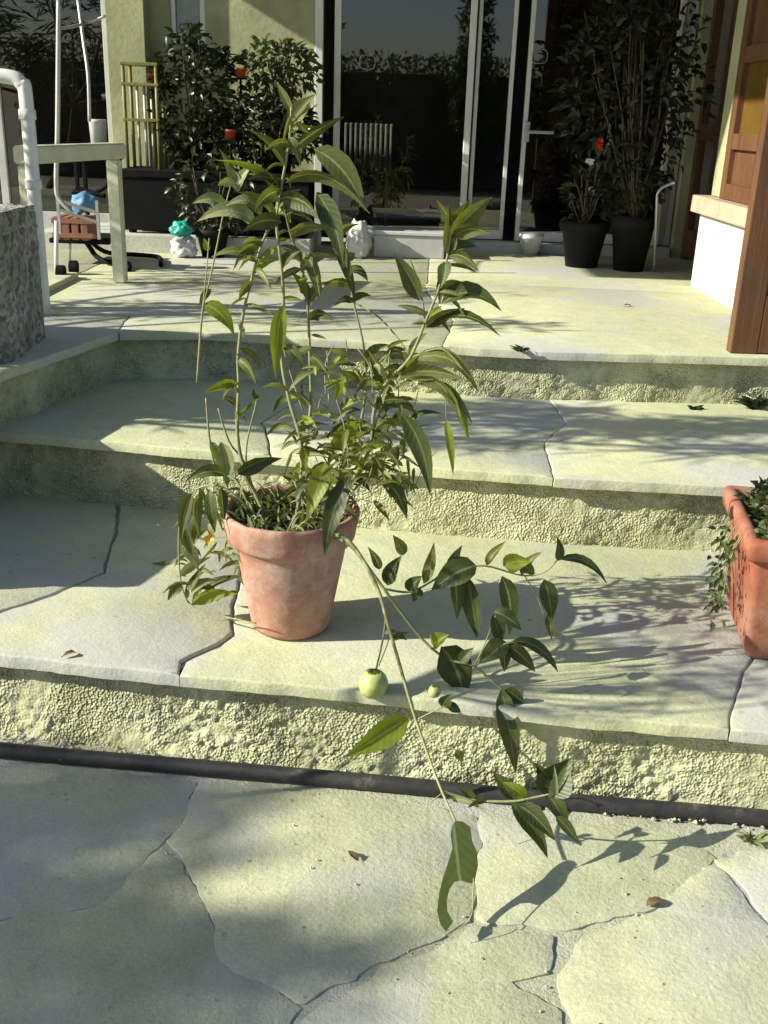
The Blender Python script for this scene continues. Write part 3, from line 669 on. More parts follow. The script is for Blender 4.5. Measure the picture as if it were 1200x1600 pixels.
# smaller leaves filling out the stems
fill = [p for k in (0, 1, 2, 3, 4, 6, 7) for p in stems[k][3:]]
for i in range(150):
    if i < 95:
        px_, py_ = random.uniform(470, 650), random.uniform(560, 775); Y = random.uniform(1.86, 2.08); b = W(px_, py_, Y)
    else:
        b = random.choice(fill) + Vector((random.uniform(-.008, .008), random.uniform(-.01, .01), 0))
    a = random.uniform(0, 2 * math.pi); L = random.uniform(.03, .08)
    t_ = b + Vector((math.cos(a), math.sin(a) * .8, random.uniform(-.7, .5))).normalized() * L
    leaf('leaf', b, t_, L * random.uniform(.14, .28), M[random.choice(('leaf', 'leaf', 'leaf_pale', 'leaf_yellow', 'leaf_dark'))], plant, bend=random.uniform(.05, .22), twist=random.uniform(-1, 1), fold=.3, nl=5, seed=i)
for i in range(26):
    px_, py_ = random.uniform(470, 640), random.uniform(600, 790); Y = random.uniform(1.88, 2.04); b = W(px_, py_, Y)
    q = b + Vector((random.uniform(-.07, .07), random.uniform(-.05, .05), random.uniform(.03, .12)))
    tube('twig', [b, (b + q) / 2 + Vector((random.uniform(-.012, .012), 0, .01)), q], .0015, M['drystem'], plant, .0008, 5, 3)
V = []; F = []; UV = []
for i in range(270):
    if i < 150: b = W(random.uniform(455, 640), random.gauss(715, 45), random.uniform(1.84, 2.08))
    elif i < 215: b = W(random.uniform(290, 400), random.uniform(745, 930), random.uniform(1.90, 2.0))
    else: b = random.choice(fill)
    L = random.uniform(.02, .07); a = random.uniform(0, 6.283)
    q = b + Vector((math.cos(a), math.sin(a) * .7, random.uniform(-1.2, .4))).normalized() * L
    if q.z < T1 + .01: q.z = T1 + .012
    leaf_data(b, q, L * random.uniform(.12, .26), bend=random.uniform(.05, .25), twist=random.uniform(-1.2, 1.2), fold=.4, nl=4, V=V, F=F, UV=UV, seed=i)
o = mesh_obj('small_leaves', V, F, M['leaf'], plant, True, UV); o['kind'] = 'stuff'
# the half-eaten leaf hanging in front of the hose
rim = [(712, 1282), (724, 1284), (735, 1292), (738, 1315), (745, 1330), (747, 1352), (742, 1376), (736, 1381), (722, 1376), (710, 1378), (702, 1390), (698, 1408), (699, 1424), (708, 1440), (697, 1456), (688, 1444), (683, 1424), (686, 1396), (692, 1372), (701, 1345), (707, 1325), (704, 1306), (706, 1290)]
def hangY(y): return 1.405 - (y - 1282) / 170 * .16
bm = bmesh.new()
vv = [bm.verts.new(W(x, y, hangY(y))) for x, y in rim]
f = bm.faces.new(vv); bmesh.ops.triangulate(bm, faces=[f])
o = bm_obj('leaf', bm, M['leaf_dark'], plant, True)
ul = o.data.uv_layers.new(name='uv')
for lp in o.data.loops:
    x, y = rim[lp.vertex_index]; ul.data[lp.index].uv = ((x - (714 + (y - 1282) * .12)) / 26 + .25, (y - 1282) / 172)
tube('leaf_rib', [W(740, 1372, hangY(1372)), W(739, 1400, hangY(1400)), W(734, 1436, hangY(1436)), W(700, 1462, hangY(1455))], .0011, M['drystem'], plant, .0006, 5)
# fruit
def fruit(c, r, label=None):
    V = []; F = []; n = 22; mrows = 14
    for j in range(mrows + 1):
        th = math.pi * j / mrows
        for k in range(n):
            a = 2 * math.pi * k / n
            rr = r * math.sin(th) * (1 + .03 * math.cos(3 * a) + .03 * math.cos(a + th))
            z = r * 1.06 * math.cos(th) - .22 * r * math.exp(-(th / .35) ** 2)
            V.append(Vector(c) + Vector((rr * math.cos(a), rr * math.sin(a), z)))
    for j in range(mrows):
        for k in range(n): F.append((j * n + k, (j + 1) * n + k, (j + 1) * n + (k + 1) % n, j * n + (k + 1) % n))
    o = mesh_obj('fruit', V, F, M['fruit'], plant, True)
    V = []; F = []; UV = []
    top = Vector(c) + Vector((0, 0, r * .84))
    for k in range(5):
        a = k * 2 * math.pi / 5 + .3
        leaf_data(top, top + Vector((math.cos(a) * r * .6, math.sin(a) * r * .6, -.05 * r)), r * .38, bend=.18, face=Vector((0, 0, 1)), nl=4, V=V, F=F, UV=UV)
    mesh_obj('calyx', V, F, M['leaf'], o, True, UV)
    return o
fruit(W(583, 1068, 1.665), .0275)
fruit(W(679, 1080, 1.60), .0115)
# yellow petal on the left skirt
pp = W(327, 842, 1.87)
V = []; F = []; UV = []
for k in range(4):
    a = k * 1.5; leaf_data(pp, pp + Vector((math.cos(a) * .012, -.008, math.sin(a) * .014)), .010, nl=4, V=V, F=F, UV=UV)
mesh_obj('flower', V, F, M['flower'], plant, True, UV)
# low weeds in the pot
weed = thing('pot_weed', (PX, PY, T1 + .24), 'tangle of small weeds covering the soil of the round pot', 'weed')
V = []; F = []; UV = []
for i in range(150):
    a = random.uniform(0, 6.283); r = .125 * math.sqrt(random.random()); b = Vector((PX + r * math.cos(a), PY + r * math.sin(a), T1 + .236))
    t_ = b + Vector((random.uniform(-1, 1), random.uniform(-1, 1), random.uniform(.1, 1.1))).normalized() * random.uniform(.02, .065)
    leaf_data(b, t_, random.uniform(.004, .010), bend=random.uniform(.05, .3), twist=random.uniform(-1, 1), nl=4, V=V, F=F, UV=UV, seed=i)
o = mesh_obj('foliage', V, F, M['weedleaf'], weed, True, UV); o['kind'] = 'stuff'
V = []; F = []
for i in range(26):
    a = random.uniform(0, 6.283); r = .11 * math.sqrt(random.random()); b = Vector((PX + r * math.cos(a), PY + r * math.sin(a), T1 + .238))
    q = b + Vector((random.uniform(-.07, .07), random.uniform(-.06, .06), random.uniform(.01, .05)))
    tube_data(smooth_path([b, (b + q) / 2 + Vector((0, 0, .02)), q], 4), .0015, .0008, 5, V, F)
o = mesh_obj('twigs', V, F, M['drystem'], weed, True); o['kind'] = 'stuff'

# ------------------------------------------------------------------ square planter on the right
a = Z(1150, 1036, T1).xy; b = Z(1118, 938, T1).xy
ax = (b - a).normalized(); rx = Vector((ax.y, -ax.x)); D = .31; Wd = .34; PH = .235
pl = thing('planter', (*(a + ax * D / 2 + rx * Wd / 2), T1), 'square red terracotta planter with trailing greenery at the end of the lower tread', 'planter')
def pc(u, v, z): q = a + ax * u + rx * v; return Vector((q.x, q.y, T1 + z))
def ring(g, z, n=5, cr=.014):
    """rounded rectangle, grown by g"""
    out = []
    u0, u1, v0, v1 = -g, D + g, -g, Wd + g
    for (cu, cv, s) in ((u0 + cr, v0 + cr, 180), (u1 - cr, v0 + cr, 270), (u1 - cr, v1 - cr, 0), (u0 + cr, v1 - cr, 90)):
        for k in range(n):
            an = R(s + 90 * k / (n - 1)); out.append(pc(cu + cr * math.cos(an), cv + cr * math.sin(an), z))
    return out
prof = [(-.024, .003), (-.020, .012), (.0, .215), (.002, .222), (.012, .225), (.016, .232), (.018, .260), (.014, .268), (.004, .270), (-.006, .268), (-.010, .258), (-.016, .215), (-.02, .18)]
V = []; F = []
for g, z in prof: V += ring(g, z)
n = 20
for i in range(len(prof) - 1):
    for k in range(n): F.append((i * n + k, i * n + (k + 1) % n, (i + 1) * n + (k + 1) % n, (i + 1) * n + k))
F.append(tuple(range(n))[::-1])
mesh_obj('trough', V, F, M['terra_red'], pl, True)
V = ring(-.014, .225); mesh_obj('soil', V, [tuple(range(n))], M['soil'], pl)
gp = thing('planter_greenery', pc(D / 2, Wd / 2, .225), 'small-leaved green plants filling and spilling from the square planter', 'plant')
V = []; F = []; UV = []
for i in range(900):
    u = random.uniform(.0, D); v = random.uniform(.0, Wd)
    hgt = random.uniform(0, .05) + .10 * max(0, noise.noise(Vector((u * 9, v * 9, 2)))) 
    if v > .1: hgt += random.uniform(0, .12) * (v - .1) / .2
    b = pc(u, v, .225 + hgt); 
    t_ = b + Vector((random.uniform(-1, 1), random.uniform(-1, 1), random.uniform(-.2, 1))).normalized() * random.uniform(.012, .028)
    leaf_data(b, t_, random.uniform(.007, .013), bend=.12, twist=random.uniform(-1, 1), nl=3, V=V, F=F, UV=UV, seed=i)
for i in range(95):          # spill over the side
    u = random.gauss(.10, .035); z = random.uniform(.06, .235)
    b = pc(u, -.022 - random.random() * .03, z)
    t_ = b + Vector((random.uniform(-1, .4), random.uniform(-1, .5), random.uniform(-1, .3))).normalized() * random.uniform(.012, .024)
    leaf_data(b, t_, random.uniform(.006, .011), bend=.12, twist=random.uniform(-1, 1), nl=3, V=V, F=F, UV=UV, seed=i)
o = mesh_obj('foliage', V, F, M['shrub_green'], gp, True, UV); o['kind'] = 'stuff'
V = []; F = []
for i in range(14):
    u = random.uniform(.03, D - .03); v = random.uniform(.03, Wd - .03)
    tube_data([pc(u, v, .19), pc(u + random.uniform(-.03, .03), v + random.uniform(-.03, .03), .27)], .0018, .001, 5, V, F)
for i in range(5):
    u = random.gauss(.10, .03); tube_data(smooth_path([pc(u, .02, .2), pc(u, -.01, .25), pc(u + .01, -.03, .18), pc(u, -.03, .08)], 4), .0016, .001, 5, V, F)
o = mesh_obj('stalks', V, F, M['stem'], gp, True); o['kind'] = 'stuff'

DL = [(1010, 1415, G + .004, 'curled brown dead leaf on the sunny paving'), (560, 1345, G + .004, 'small brown dead leaf on the paving near the hose'), (985, 478, T3 + .002, 'dark dead leaf lying on the bright terrace slab'), (120, 1020, T1 + .002, 'dry leaf lying at the nose of the lower tread'), (640, 660, T2 + .002, 'dry leaf lying on the middle tread behind the plant')]
M['deadleaf'] = m_leaf('deadleaf', (.10, .065, .03), (.17, .11, .05), .1, (.2, .14, .07), .7)
for i, (x, y, z, lab) in enumerate(DL):
    p = Z(x, y, z); a_ = random.uniform(0, 6.28); L = random.uniform(.025, .04)
    q = p + Vector((math.cos(a_) * L, math.sin(a_) * L, .002))
    tag(leaf('dead_leaf', p, q, L * .42, M['deadleaf'], None, bend=.12, face=Vector((0, 0, 1)), fold=.4, wave=.08, seed=i), lab, 'leaf')
# small weeds in the paving
def weed_tuft(p, n, L, label, mat='weedleaf', wd=.006):
    t = thing('weed_tuft', p, label, 'weed')
    V = []; F = []; UV = []
    for i in range(n):
        a = random.uniform(0, 6.283)
        b = p + Vector((random.uniform(-.01, .01), random.uniform(-.006, .006), -.001))
        q = b + Vector((math.cos(a), math.sin(a) * .7, random.uniform(.1, .9))).normalized() * L * random.uniform(.5, 1)
        leaf_data(b, q, wd * random.uniform(.7, 1.3), bend=.15, twist=random.uniform(-1, 1), nl=4, V=V, F=F, UV=UV, seed=i)
    o = mesh_obj('blades', V, F, M[mat], t, True, UV); o['kind'] = 'stuff'
weed_tuft(Z(96, 1192, G) + Vector((0, 0, .004)), 14, .022, 'tiny olive weed tuft beside the hose in the shaded paving')
weed_tuft(Z(1172, 1318, G) + Vector((0, 0, .004)), 22, .035, 'flat spreading weed growing in the sunny paving below the planter')
weed_tuft(Z(812, 548, T3) + Vector((0, -.01, .0)), 26, .035, 'small weed growing on the nose of the terrace slab', 'shrub_green')
weed_tuft(Z(252, 882, T1) + Vector((0, 0, .0)), 10, .02, 'single small seedling on the tread left of the round pot')
weed_tuft(Z(1085, 640, T2) + Vector((0, 0, .0)), 14, .03, 'dark low weed at the foot of the terrace riser below the timber door', 'shrub', .010)
weed_tuft(Z(1180, 640, T2) + Vector((0, 0, .0)), 34, .09, 'dark bushy weed in the corner beneath the timber door', 'shrub', .016)

# ------------------------------------------------------------------ the house
YB = 5.75
house = thing('house', (0, YB, T3), 'pale rendered house with glazed sliding doors at the back of the terrace', 'house')
def hx(px_, y=150): return W(px_, y, YB).x
zt = 2.62; zb = T3 - .03
def wall(x0, x1, z0, z1, mat='plaster', y0=YB, y1=YB + .18, nm='wall'): return box(nm, (x0, y0, z0), (x1, y1, z1), M[mat], house, .003)
wx = [-1.488, -1.294, -1.18, -1.005, -.425]
wall(wx[0], wx[1], zb, zt, y0=YB - .067)
wall(wx[1], wx[2], zb, zt, y0=YB + .03)
wall(wx[2], wx[3], zb, 1.50, y0=YB + .03)
wall(wx[3], wx[4], zb, zt, y0=YB + .03)
wall(1.52, 4.0, zb, zt)
# curtained window in the left wall
wf = bmesh.new()
for x in (wx[2] + .012, wx[3] - .012): add_box(wf, (x - .012, YB + .04, 1.50), (x + .012, YB + .075, zt), .002)
add_box(wf, (wx[2] + .024, YB + .04, 1.501), (wx[3] - .024, YB + .075, 1.53), .002)
wo = bm_obj('window_frame', wf, M['frame'], house)
mesh_obj('pane', [(wx[2] + .02, YB + .06, 1.52), (wx[3] - .02, YB + .06, 1.52), (wx[3] - .02, YB + .06, zt), (wx[2] + .02, YB + .06, zt)], [(0, 1, 2, 3)], M['glass'], wo)
V = []; F = []
for i in range(41):
    x = wx[2] + .02 + (wx[3] - wx[2] - .04) * i / 40; y = YB + .12 + .012 * math.sin(i * 1.15)
    V += [(x, y, 1.4), (x, y, zt)]
for i in range(40): F.append((2 * i, 2 * i + 2, 2 * i + 3, 2 * i + 1))
mesh_obj('curtain', V, F, M['curtain'], wo, True)
# white kerb at the wall foot
box('kerb', (-1.75, 5.17, T3 - .01), (hx(500), YB - .072, T3 + .085), M['plaster_white'], house, .006)
box('door_sill', (hx(545) + .005, YB - .05, T3 - .01), (1.5, YB + .07, T3 + .05), M['greybox'], house, .005)
# sliding doors
def sliding(x0, x1, y, sw0, sw1, handle=None, ring_=None):
    bm = bmesh.new(); z0 = T3 + .055
    add_box(bm, (x0, y, z0), (x0 + sw0, y + .04, 2.5), .003)
    add_box(bm, (x1 - sw1, y, z0), (x1, y + .04, 2.5), .003)
    add_box(bm, (x0 + sw0, y + .002, z0), (x1 - sw1, y + .038, z0 + .05), .003)
    add_box(bm, (x0 + sw0, y + .002, 2.44), (x1 - sw1, y + .038, 2.5), .003)
    o = bm_obj('door_frame', bm, M['frame'], house)
    mesh_obj('pane', [(x0 + sw0, y + .02, z0 + .05), (x1 - sw1, y + .02, z0 + .05), (x1 - sw1, y + .02, 2.44), (x0 + sw0, y + .02, 2.44)], [(0, 1, 2, 3)], M['glass'], o)
    if ring_:
        c = W(*ring_, y - .004)
        for rr in (.040,):
            pts = [c + Vector((rr * math.copysign(abs(math.cos(a)) ** .6, math.cos(a)), 0, .85 * rr * math.copysign(abs(math.sin(a)) ** .6, math.sin(a)))) for a in [k * math.pi / 12 for k in range(25)]]
            tube('sticker_ring', pts, 0.0022, M['steel'], o, seg=5, sm=1)
    if handle:
        c = W(*handle, y - .035); bm = bmesh.new()
        add_box(bm, (c.x, c.y - .008, c.z - .008), (c.x + .14, c.y + .008, c.z + .008), .004)
        add_box(bm, (c.x - .012, c.y + .006, c.z - .05), (c.x + .014, c.y + .034, c.z + .05), .003)
        bm_obj('lever_handle', bm, M['steel'], o)
    return o
sliding(hx(492), hx(520), YB + .005, .036, .03) if False else None
bm = bmesh.new(); add_box(bm, (hx(492), YB - .01, T3), (hx(504), YB + .05, 2.5), .003)
bm_obj('door_jamb', bm, M['frame'], house)
sliding(hx(521), hx(739), YB + .02, .034, .034, ring_=(574, 97))
sliding(hx(741) + .005, hx(803), YB + .062, .02, .022)
sliding(hx(822), hx(1058), YB + .02, .022, .03, handle=(824, 206), ring_=(843, 88))
sliding(hx(1060) + .004, 1.515, YB + .062, .028, .03)
bm = bmesh.new(); add_box(bm, (hx(504) + .001, YB + .01, 2.5), (1.52, YB + .12, 2.62), .003); bm_obj('door_head', bm, M['frame'], house)
# glazing left of the corner
bm = bmesh.new()
for x in (-3.4, -2.75, -2.12, -1.52): add_box(bm, (x - .02, YB + .05, T3), (x + .02, YB + .09, 2.6), .003)
add_box(bm, (-3.38, YB + .052, T3 + .02), (-1.54, YB + .088, T3 + .12), .003)
o = bm_obj('window_frame', bm, M['greybox'], house)
mesh_obj('pane', [(-3.4, YB + .07, T3 + .1), (-1.5, YB + .07, T3 + .1), (-1.5, YB + .07, 2.6), (-3.4, YB + .07, 2.6)], [(0, 1, 2, 3)], M['glass'], o)
# the room behind the glass
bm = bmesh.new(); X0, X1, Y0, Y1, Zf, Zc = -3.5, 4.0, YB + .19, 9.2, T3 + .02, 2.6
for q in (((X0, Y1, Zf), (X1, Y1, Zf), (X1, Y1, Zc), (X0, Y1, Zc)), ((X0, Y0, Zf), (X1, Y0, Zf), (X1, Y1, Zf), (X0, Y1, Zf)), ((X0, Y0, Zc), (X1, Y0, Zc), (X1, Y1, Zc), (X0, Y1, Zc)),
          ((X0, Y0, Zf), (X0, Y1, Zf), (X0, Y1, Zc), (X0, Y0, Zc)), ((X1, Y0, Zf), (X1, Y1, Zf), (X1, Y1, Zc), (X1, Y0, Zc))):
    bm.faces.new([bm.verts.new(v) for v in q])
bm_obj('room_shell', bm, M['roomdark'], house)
# radiator seen through the glass
ra = thing('radiator', (0, 6.6, T3), 'white ribbed radiator seen dimly through the sliding door', 'radiator')
c0 = W(538, 225, 6.5); 
for k in range(10):
    x = c0.x + k * .03
    bm = bmesh.new(); add_box(bm, (x, 6.5, c0.z - .15), (x + .018, 6.58, c0.z + .12), .006); bm_obj('rib', bm, M['radiator'], ra)
bm = bmesh.new(); add_box(bm, (c0.x + .001, 6.53, c0.z - .13), (c0.x + .285, 6.55, c0.z - .10), .003); add_box(bm, (c0.x + .001, 6.53, c0.z + .07), (c0.x + .285, 6.55, c0.z + .10), .003)
for x in (c0.x + .04, c0.x + .25): add_box(bm, (x, 6.53, T3 + .02), (x + .02, 6.55, c0.z - .131), .002)
bm_obj('pipe', bm, M['radiator'], ra)
# projecting wall on the right with ledge
XW = 1.335
box('wall', (XW, 3.94, zb), (2.6, 4.66, .832), M['plaster_white'], house, .004)
box('ledge', (XW - .035, 3.90, .834), (XW + .16, 4.70, .905), M['sillstone'], house, .006)
box('wall', (XW + .03, 4.47, .907), (2.6, 4.64, zt), M['plaster'], house, .004)
box('wall', (XW + .09, 3.96, .907), (2.6, 4.468, zt), M['plaster'], house, .004)
bm = bmesh.new()
for y in (3.965, 4.405): add_box(bm, (XW + .012, y, .906), (XW + .088, y + .062, 2.55), .004)
for z in (.908, 1.10, 1.42, 1.78, 2.48): add_box(bm, (XW + .014, 4.027, z), (XW + .086, 4.405, z + .06), .003)
sh_ = bm_obj('window_shutter', bm, M['wood'], house)
for z0, z1 in ((.968, 1.10), (1.48, 1.78), (1.84, 2.48)): box('panel', (XW + .035, 4.022, z0 - .005), (XW + .060, 4.41, z1 + .005), M['wood'], sh_, .002)
box('pane', (XW + .04, 4.022, 1.155), (XW + .055, 4.41, 1.425), M['amber'], sh_, .001)
# dark timber side door between that wall and the glass
bm = bmesh.new()
for y in (4.68, 4.98, 5.32, 5.66): add_box(bm, (1.56, y, T3), (1.62, y + .055, 2.5), .003)
add_box(bm, (1.562, 4.735, T3 + .02), (1.618, 5.66, T3 + .16), .003); add_box(bm, (1.562, 4.735, 1.12), (1.618, 5.66, 1.2), .003)
o = bm_obj('side_door', bm, M['wood'], house)
mesh_obj('pane', [(1.6, 4.72, T3 + .1), (1.6, 5.68, T3 + .1), (1.6, 5.68, 2.5), (1.6, 4.72, 2.5)], [(0, 1, 2, 3)], M['roomdark'], o)
# open timber door with amber panes at the terrace edge
DX, DY = 1.07, 3.20
fr = bmesh.new()
add_box(fr, (DX, DY, T3 + .002), (DX + .085, DY + .045, 2.45), .004)
add_box(fr, (DX + .50, DY, T3 + .002), (DX + .585, DY + .045, 2.45), .004)
for z0, z1 in ((T3 + .004, .70), (1.085, 1.155), (1.72, 1.80), (2.36, 2.449)): add_box(fr, (DX + .085, DY + .001, z0), (DX + .50, DY + .044, z1), .004)
d = bm_obj('timber_door', fr, M['wood'], house)
box('panel', (DX + .08, DY + .014, .69), (DX + .505, DY + .030, 1.09), M['wood'], d, .002)
box('pane', (DX + .08, DY + .018, 1.15), (DX + .505, DY + .026, 1.725), M['amber'], d, .001)
box('pane', (DX + .08, DY + .018, 1.795), (DX + .505, DY + .026, 2.365), M['amber'], d, .001)
# unseen porch roof slab; outline stepped to shade the plant corner and upper wall
bm = bmesh.new()
RP = [(-2.5, 6.4), (-2.5, 4.9), (-2.95, 4.9), (-2.95, 3.95), (-1.1, 3.95), (-1.1, 3.4), (4.0, 3.4), (4.0, 9.3), (-3.5, 9.3), (-3.5, 6.4)]
f = bm.faces.new([bm.verts.new((x, y, 2.63)) for x, y in RP]); r = bmesh.ops.extrude_face_region(bm, geom=[f])
for v in r['geom']:
    if isinstance(v, bmesh.types.BMVert): v.co.z += .14
bm_obj('roof', bm, M['plaster'], house)

# ------------------------------------------------------------------ things on the terrace, left
ra = thing('railing', (-1.17, 3.87, T3), 'low cream painted railing with two posts at the left edge of the terrace', 'railing')
pA = Vector((-1.225, 3.57, T3)); pB = Vector((-1.100, 4.20, T3))
for p in (pA, pB):
    bm = bmesh.new(); bar(bm, p, p + Vector((0, 0, .475)), .05, .05, .006); bm_obj('post', bm, M['cream'], ra)
bm = bmesh.new(); bar(bm, pA + Vector((-.005, -.035, .505)), pB + Vector((.012, .05, .505)), .06, .058, .006); bm_obj('rail', bm, M['cream'], ra)
box('kerb', (-1.5, 3.50, T3 - .01), (-1.30, 4.3, T3 + .02), M['terrace'], ra, .004)
o = tube('drain_pipe', [Vector((-1.168, 3.45, T3)), Vector((-1.168, 3.45, .9)), Vector((-1.168, 3.45, 1.2)), Vector((-1.178, 3.45, 1.235)), Vector((-1.225, 3.45, 1.255)), Vector((-1.42, 3.45, 1.255)), Vector((-2.2, 3.45, 1.255))], .022, M['pvc'], None, seg=14, sm=4)
tag(o, 'white plastic drain pipe with an elbow rising behind the rough stone pier', 'pipe')
lathe('collar', [(.0225, 0), (.0265, .002), (.0265, .03), (.0225, .032)], (-1.168, 3.45, 1.13), M['pvc'], o, 16)
lathe('collar', [(.0225, 0), (.0265, .002), (.0265, .03), (.0225, .032)], (-1.168, 3.45, .92), M['pvc'], o, 16)
# rough pier
V, F = riser_data([(-1.75, 2.70), (-1.075, 2.70), (-1.03, 2.74), (-1.045, 3.08), (-1.75, 3.1), (-1.75, 2.70)], T3 - .01, .905, .012, .014, 2.2)
k = len(V); V += [(-1.75, 2.70, .902), (-1.075, 2.70, .902), (-1.03, 2.74, .902), (-1.045, 3.08, .902), (-1.75, 3.1, .902)]; F.append(tuple(range(k, k + 5)))
o = mesh_obj('stone_pier', V, F, M['pier'], None, True); tag(o, 'rough grey stone pier standing on the terrace corner', 'pier')

# folding chair with black bent legs
ch = thing('garden_chair', Z(150, 420, T3), 'black tubular garden chair with bent sled legs behind the railing', 'chair')
def T_(L): return [W(*q) for q in L]
tube('leg', T_([(90, 362, 4.75), (130, 375, 4.75), (150, 400, 4.7), (172, 410, 4.66), (200, 412, 4.62)]) + [Z(201, 424, T3)], .011, M['black'], ch)
tube('leg', T_([(128, 355, 4.95), (145, 380, 4.95), (170, 395, 4.95), (215, 398, 4.92), (248, 402, 4.9)]) + [Z(251, 414, T3 + .01)], .011, M['black'], ch)
tube('arm', T_([(118, 292, 4.9), (135, 298, 4.9), (150, 300, 4.9), (168, 290, 4.9)]), .010, M['black'], ch)
tube('arm', T_([(112, 300, 4.72), (140, 302, 4.72), (165, 306, 4.72)]), .010, M['black'], ch)
bm = bmesh.new(); c = W(140, 372, 4.82); add_box(bm, (c.x - .14, c.y - .15, c.z - .01), (c.x + .13, c.y + .13, c.z + .012), .006); bm_obj('seat', bm, M['black'], ch)
# grey tubular trolley
tr = thing('trolley', Z(98, 432, T3), 'grey tubular trolley on small black wheels with a long upright handle', 'trolley')
tube('upright', T_([(92, 0, 4.45), (91, 100, 4.45), (90, 200, 4.45), (88, 290, 4.45), (94, 312, 4.45), (112, 332, 4.45)]), .010, M['steel'], tr)
tube('upright', T_([(122, 0, 4.9), (130, 60, 4.85), (138, 120, 4.8), (140, 190, 4.8)]), .008, M['steel'], tr)
tube('crossbar', T_([(92, 45, 4.45), (128, 38, 4.86), (165, 25, 4.9)]), .006, M['steel'], tr)
tube('leg', T_([(88, 345, 4.45), (88, 426, 4.42)]), .009, M['pvc'], tr)
tube('leg', T_([(110, 345, 4.7), (108, 418, 4.68)]), .007, M['steel'], tr)
for (x, y) in ((96, 428), (116, 420)):
    p = Z(x, y + 8, T3); V = []; F = []
    tube_data([p + Vector((-.015, 0, .028)), p + Vector((.015, 0, .028))], .028, .028, 16, V, F); mesh_obj('wheel', V, F, M['black'], tr)
bm = bmesh.new(); a_ = W(90, 312, 4.5); 
for dz in (0, .04): bar(bm, a_ + Vector((0, 0, -dz)), a_ + Vector((.16, .02, -.05 - dz)), .012, .012)
bar(bm, a_ + Vector((0, 0, .05)), a_ + Vector((0, 0, -.14)), .012, .012); bar(bm, a_ + Vector((.16, .02, .0)), a_ + Vector((.16, .02, -.16)), .012, .012)
bm_obj('tray', bm, M['steel'], tr)
def blob(name, c, r, mat, label, cat, amp=.25, seed=0.0, squash=(1, 1, 1)):
    bm = bmesh.new(); bmesh.ops.create_icosphere(bm, subdivisions=4, radius=1)
    for v in bm.verts:
        d_ = v.co.copy()
        s = 1 + amp * noise.noise(d_ * 1.6 + Vector((seed, 0, 0))) + amp * .7 * noise.noise(d_ * 4 + Vector((0, seed, 0))) + amp * .3 * abs(noise.noise(d_ * 9))
        v.co = Vector((d_.x * squash[0], d_.y * squash[1], max(d_.z, -.75) * squash[2])) * r * s + Vector(c)
    return tag(bm_obj(name, bm, M[mat], None, True), label, cat)
c = W(133, 318, 4.6)
blob('cushion', c, .055, 'blue', 'faded blue cushion wedged on the trolley tray', 'cushion', .2, 1, (1.1, .8, .85))
bm = bmesh.new(); c = W(118, 350, 4.62)
for k in range(4): add_box(bm, (c.x - .075 + k * .04, c.y - .08, c.z - .06), (c.x - .045 + k * .04, c.y + .08, c.z + .035), .003)
add_box(bm, (c.x - .08, c.y - .083, c.z - .05), (c.x + .11, c.y - .0805, c.z - .03), .0)
add_box(bm, (c.x - .08, c.y - .083, c.z + .01), (c.x + .11, c.y - .0805, c.z + .03), .0)
tag(bm_obj('crate', bm, M['rust']), 'small rust red slatted crate under the blue cushion', 'crate')
# white bucket behind the railing
p = W(155, 235, 5.4)
o = lathe('bucket', [(.035, .0), (.042, .15), (.044, .152), (.044, .165), (.038, .165), (.034, .02)], (p.x, p.y, p.z - .02), M['bagwhite'], None, 24)
tag(o, 'white ribbed bucket on the stand behind the cream railing', 'bucket')
sp = Vector((p.x, p.y, p.z - .02))
st = thing('plant_stand', (sp.x, sp.y, T3), 'dark narrow stand carrying the white bucket', 'stand')
box('top', sp + Vector((-.12, -.09, -.022)), sp + Vector((.1, .09, -.002)), M['black'], st)
for sx in (-.1, .08):
    for sy in (-.07, .07): box('leg', (sp.x + sx - .01, sp.y + sy - .01, T3), (sp.x + sx + .01, sp.y + sy + .01, sp.z - .022), M['black'], st)

# black trough bench along the left wall with bamboo shelf and shrubs
bA = W(190, 262, 5.3); bB = W(488, 262, 5.3)
tb = thing('black_bench', ((bA.x + bB.x) / 2, 5.4, T3), 'long black bench against the left house wall carrying potted shrubs', 'bench')
box('top', (bA.x, 5.22, .865), (bB.x, 5.62, .90), M['black'], tb)
for x in (bA.x + .03, (bA.x + bB.x) / 2, bB.x - .06):
    for y in (5.25, 5.55): box('leg', (x, y, T3 + .086), (x + .035, y + .035, .865), M['black'], tb)
box('front_board', (bA.x + .01, 5.228, T3 + .10), (bB.x - .01, 5.242, .864), M['black'], tb)
box('back_board', (bA.x + .01, 5.585, T3 + .11), (bB.x - .01, 5.60, .864), M['black'], tb)
box('lower_shelf', (bA.x + .01, 5.30, T3 + .12), (bB.x - .01, 5.58, T3 + .14), M['black'], tb)
zbT = .90
sh = thing('bamboo_shelf', (W(227, 255, 5.4).x, 5.4, zbT), 'narrow golden bamboo shelf standing on the black bench', 'shelf')
x0 = W(202, 180, 5.4).x; x1 = W(252, 180, 5.4).x; zt_ = W(227, 100, 5.4).z
for x in (x0, x1):
    for y in (5.32, 5.46): tube('post', [Vector((x, y, zbT)), Vector((x, y, zt_))], .009, M['bamboo'], sh)
for z in (zt_ - .01, W(227, 135, 5.4).z, W(227, 190, 5.4).z):
    bm = bmesh.new(); add_box(bm, (x0 - .01, 5.31, z), (x1 + .01, 5.47, z + .014), .002); bm_obj('shelf_board', bm, M['bamboo'], sh)
for k in range(3): tube('cane', [Vector((x0 + .03 + k * .035, 5.46, zbT)), Vector((x0 + .03 + k * .035, 5.46, zt_ - .1))], .007, M['cream'], sh)
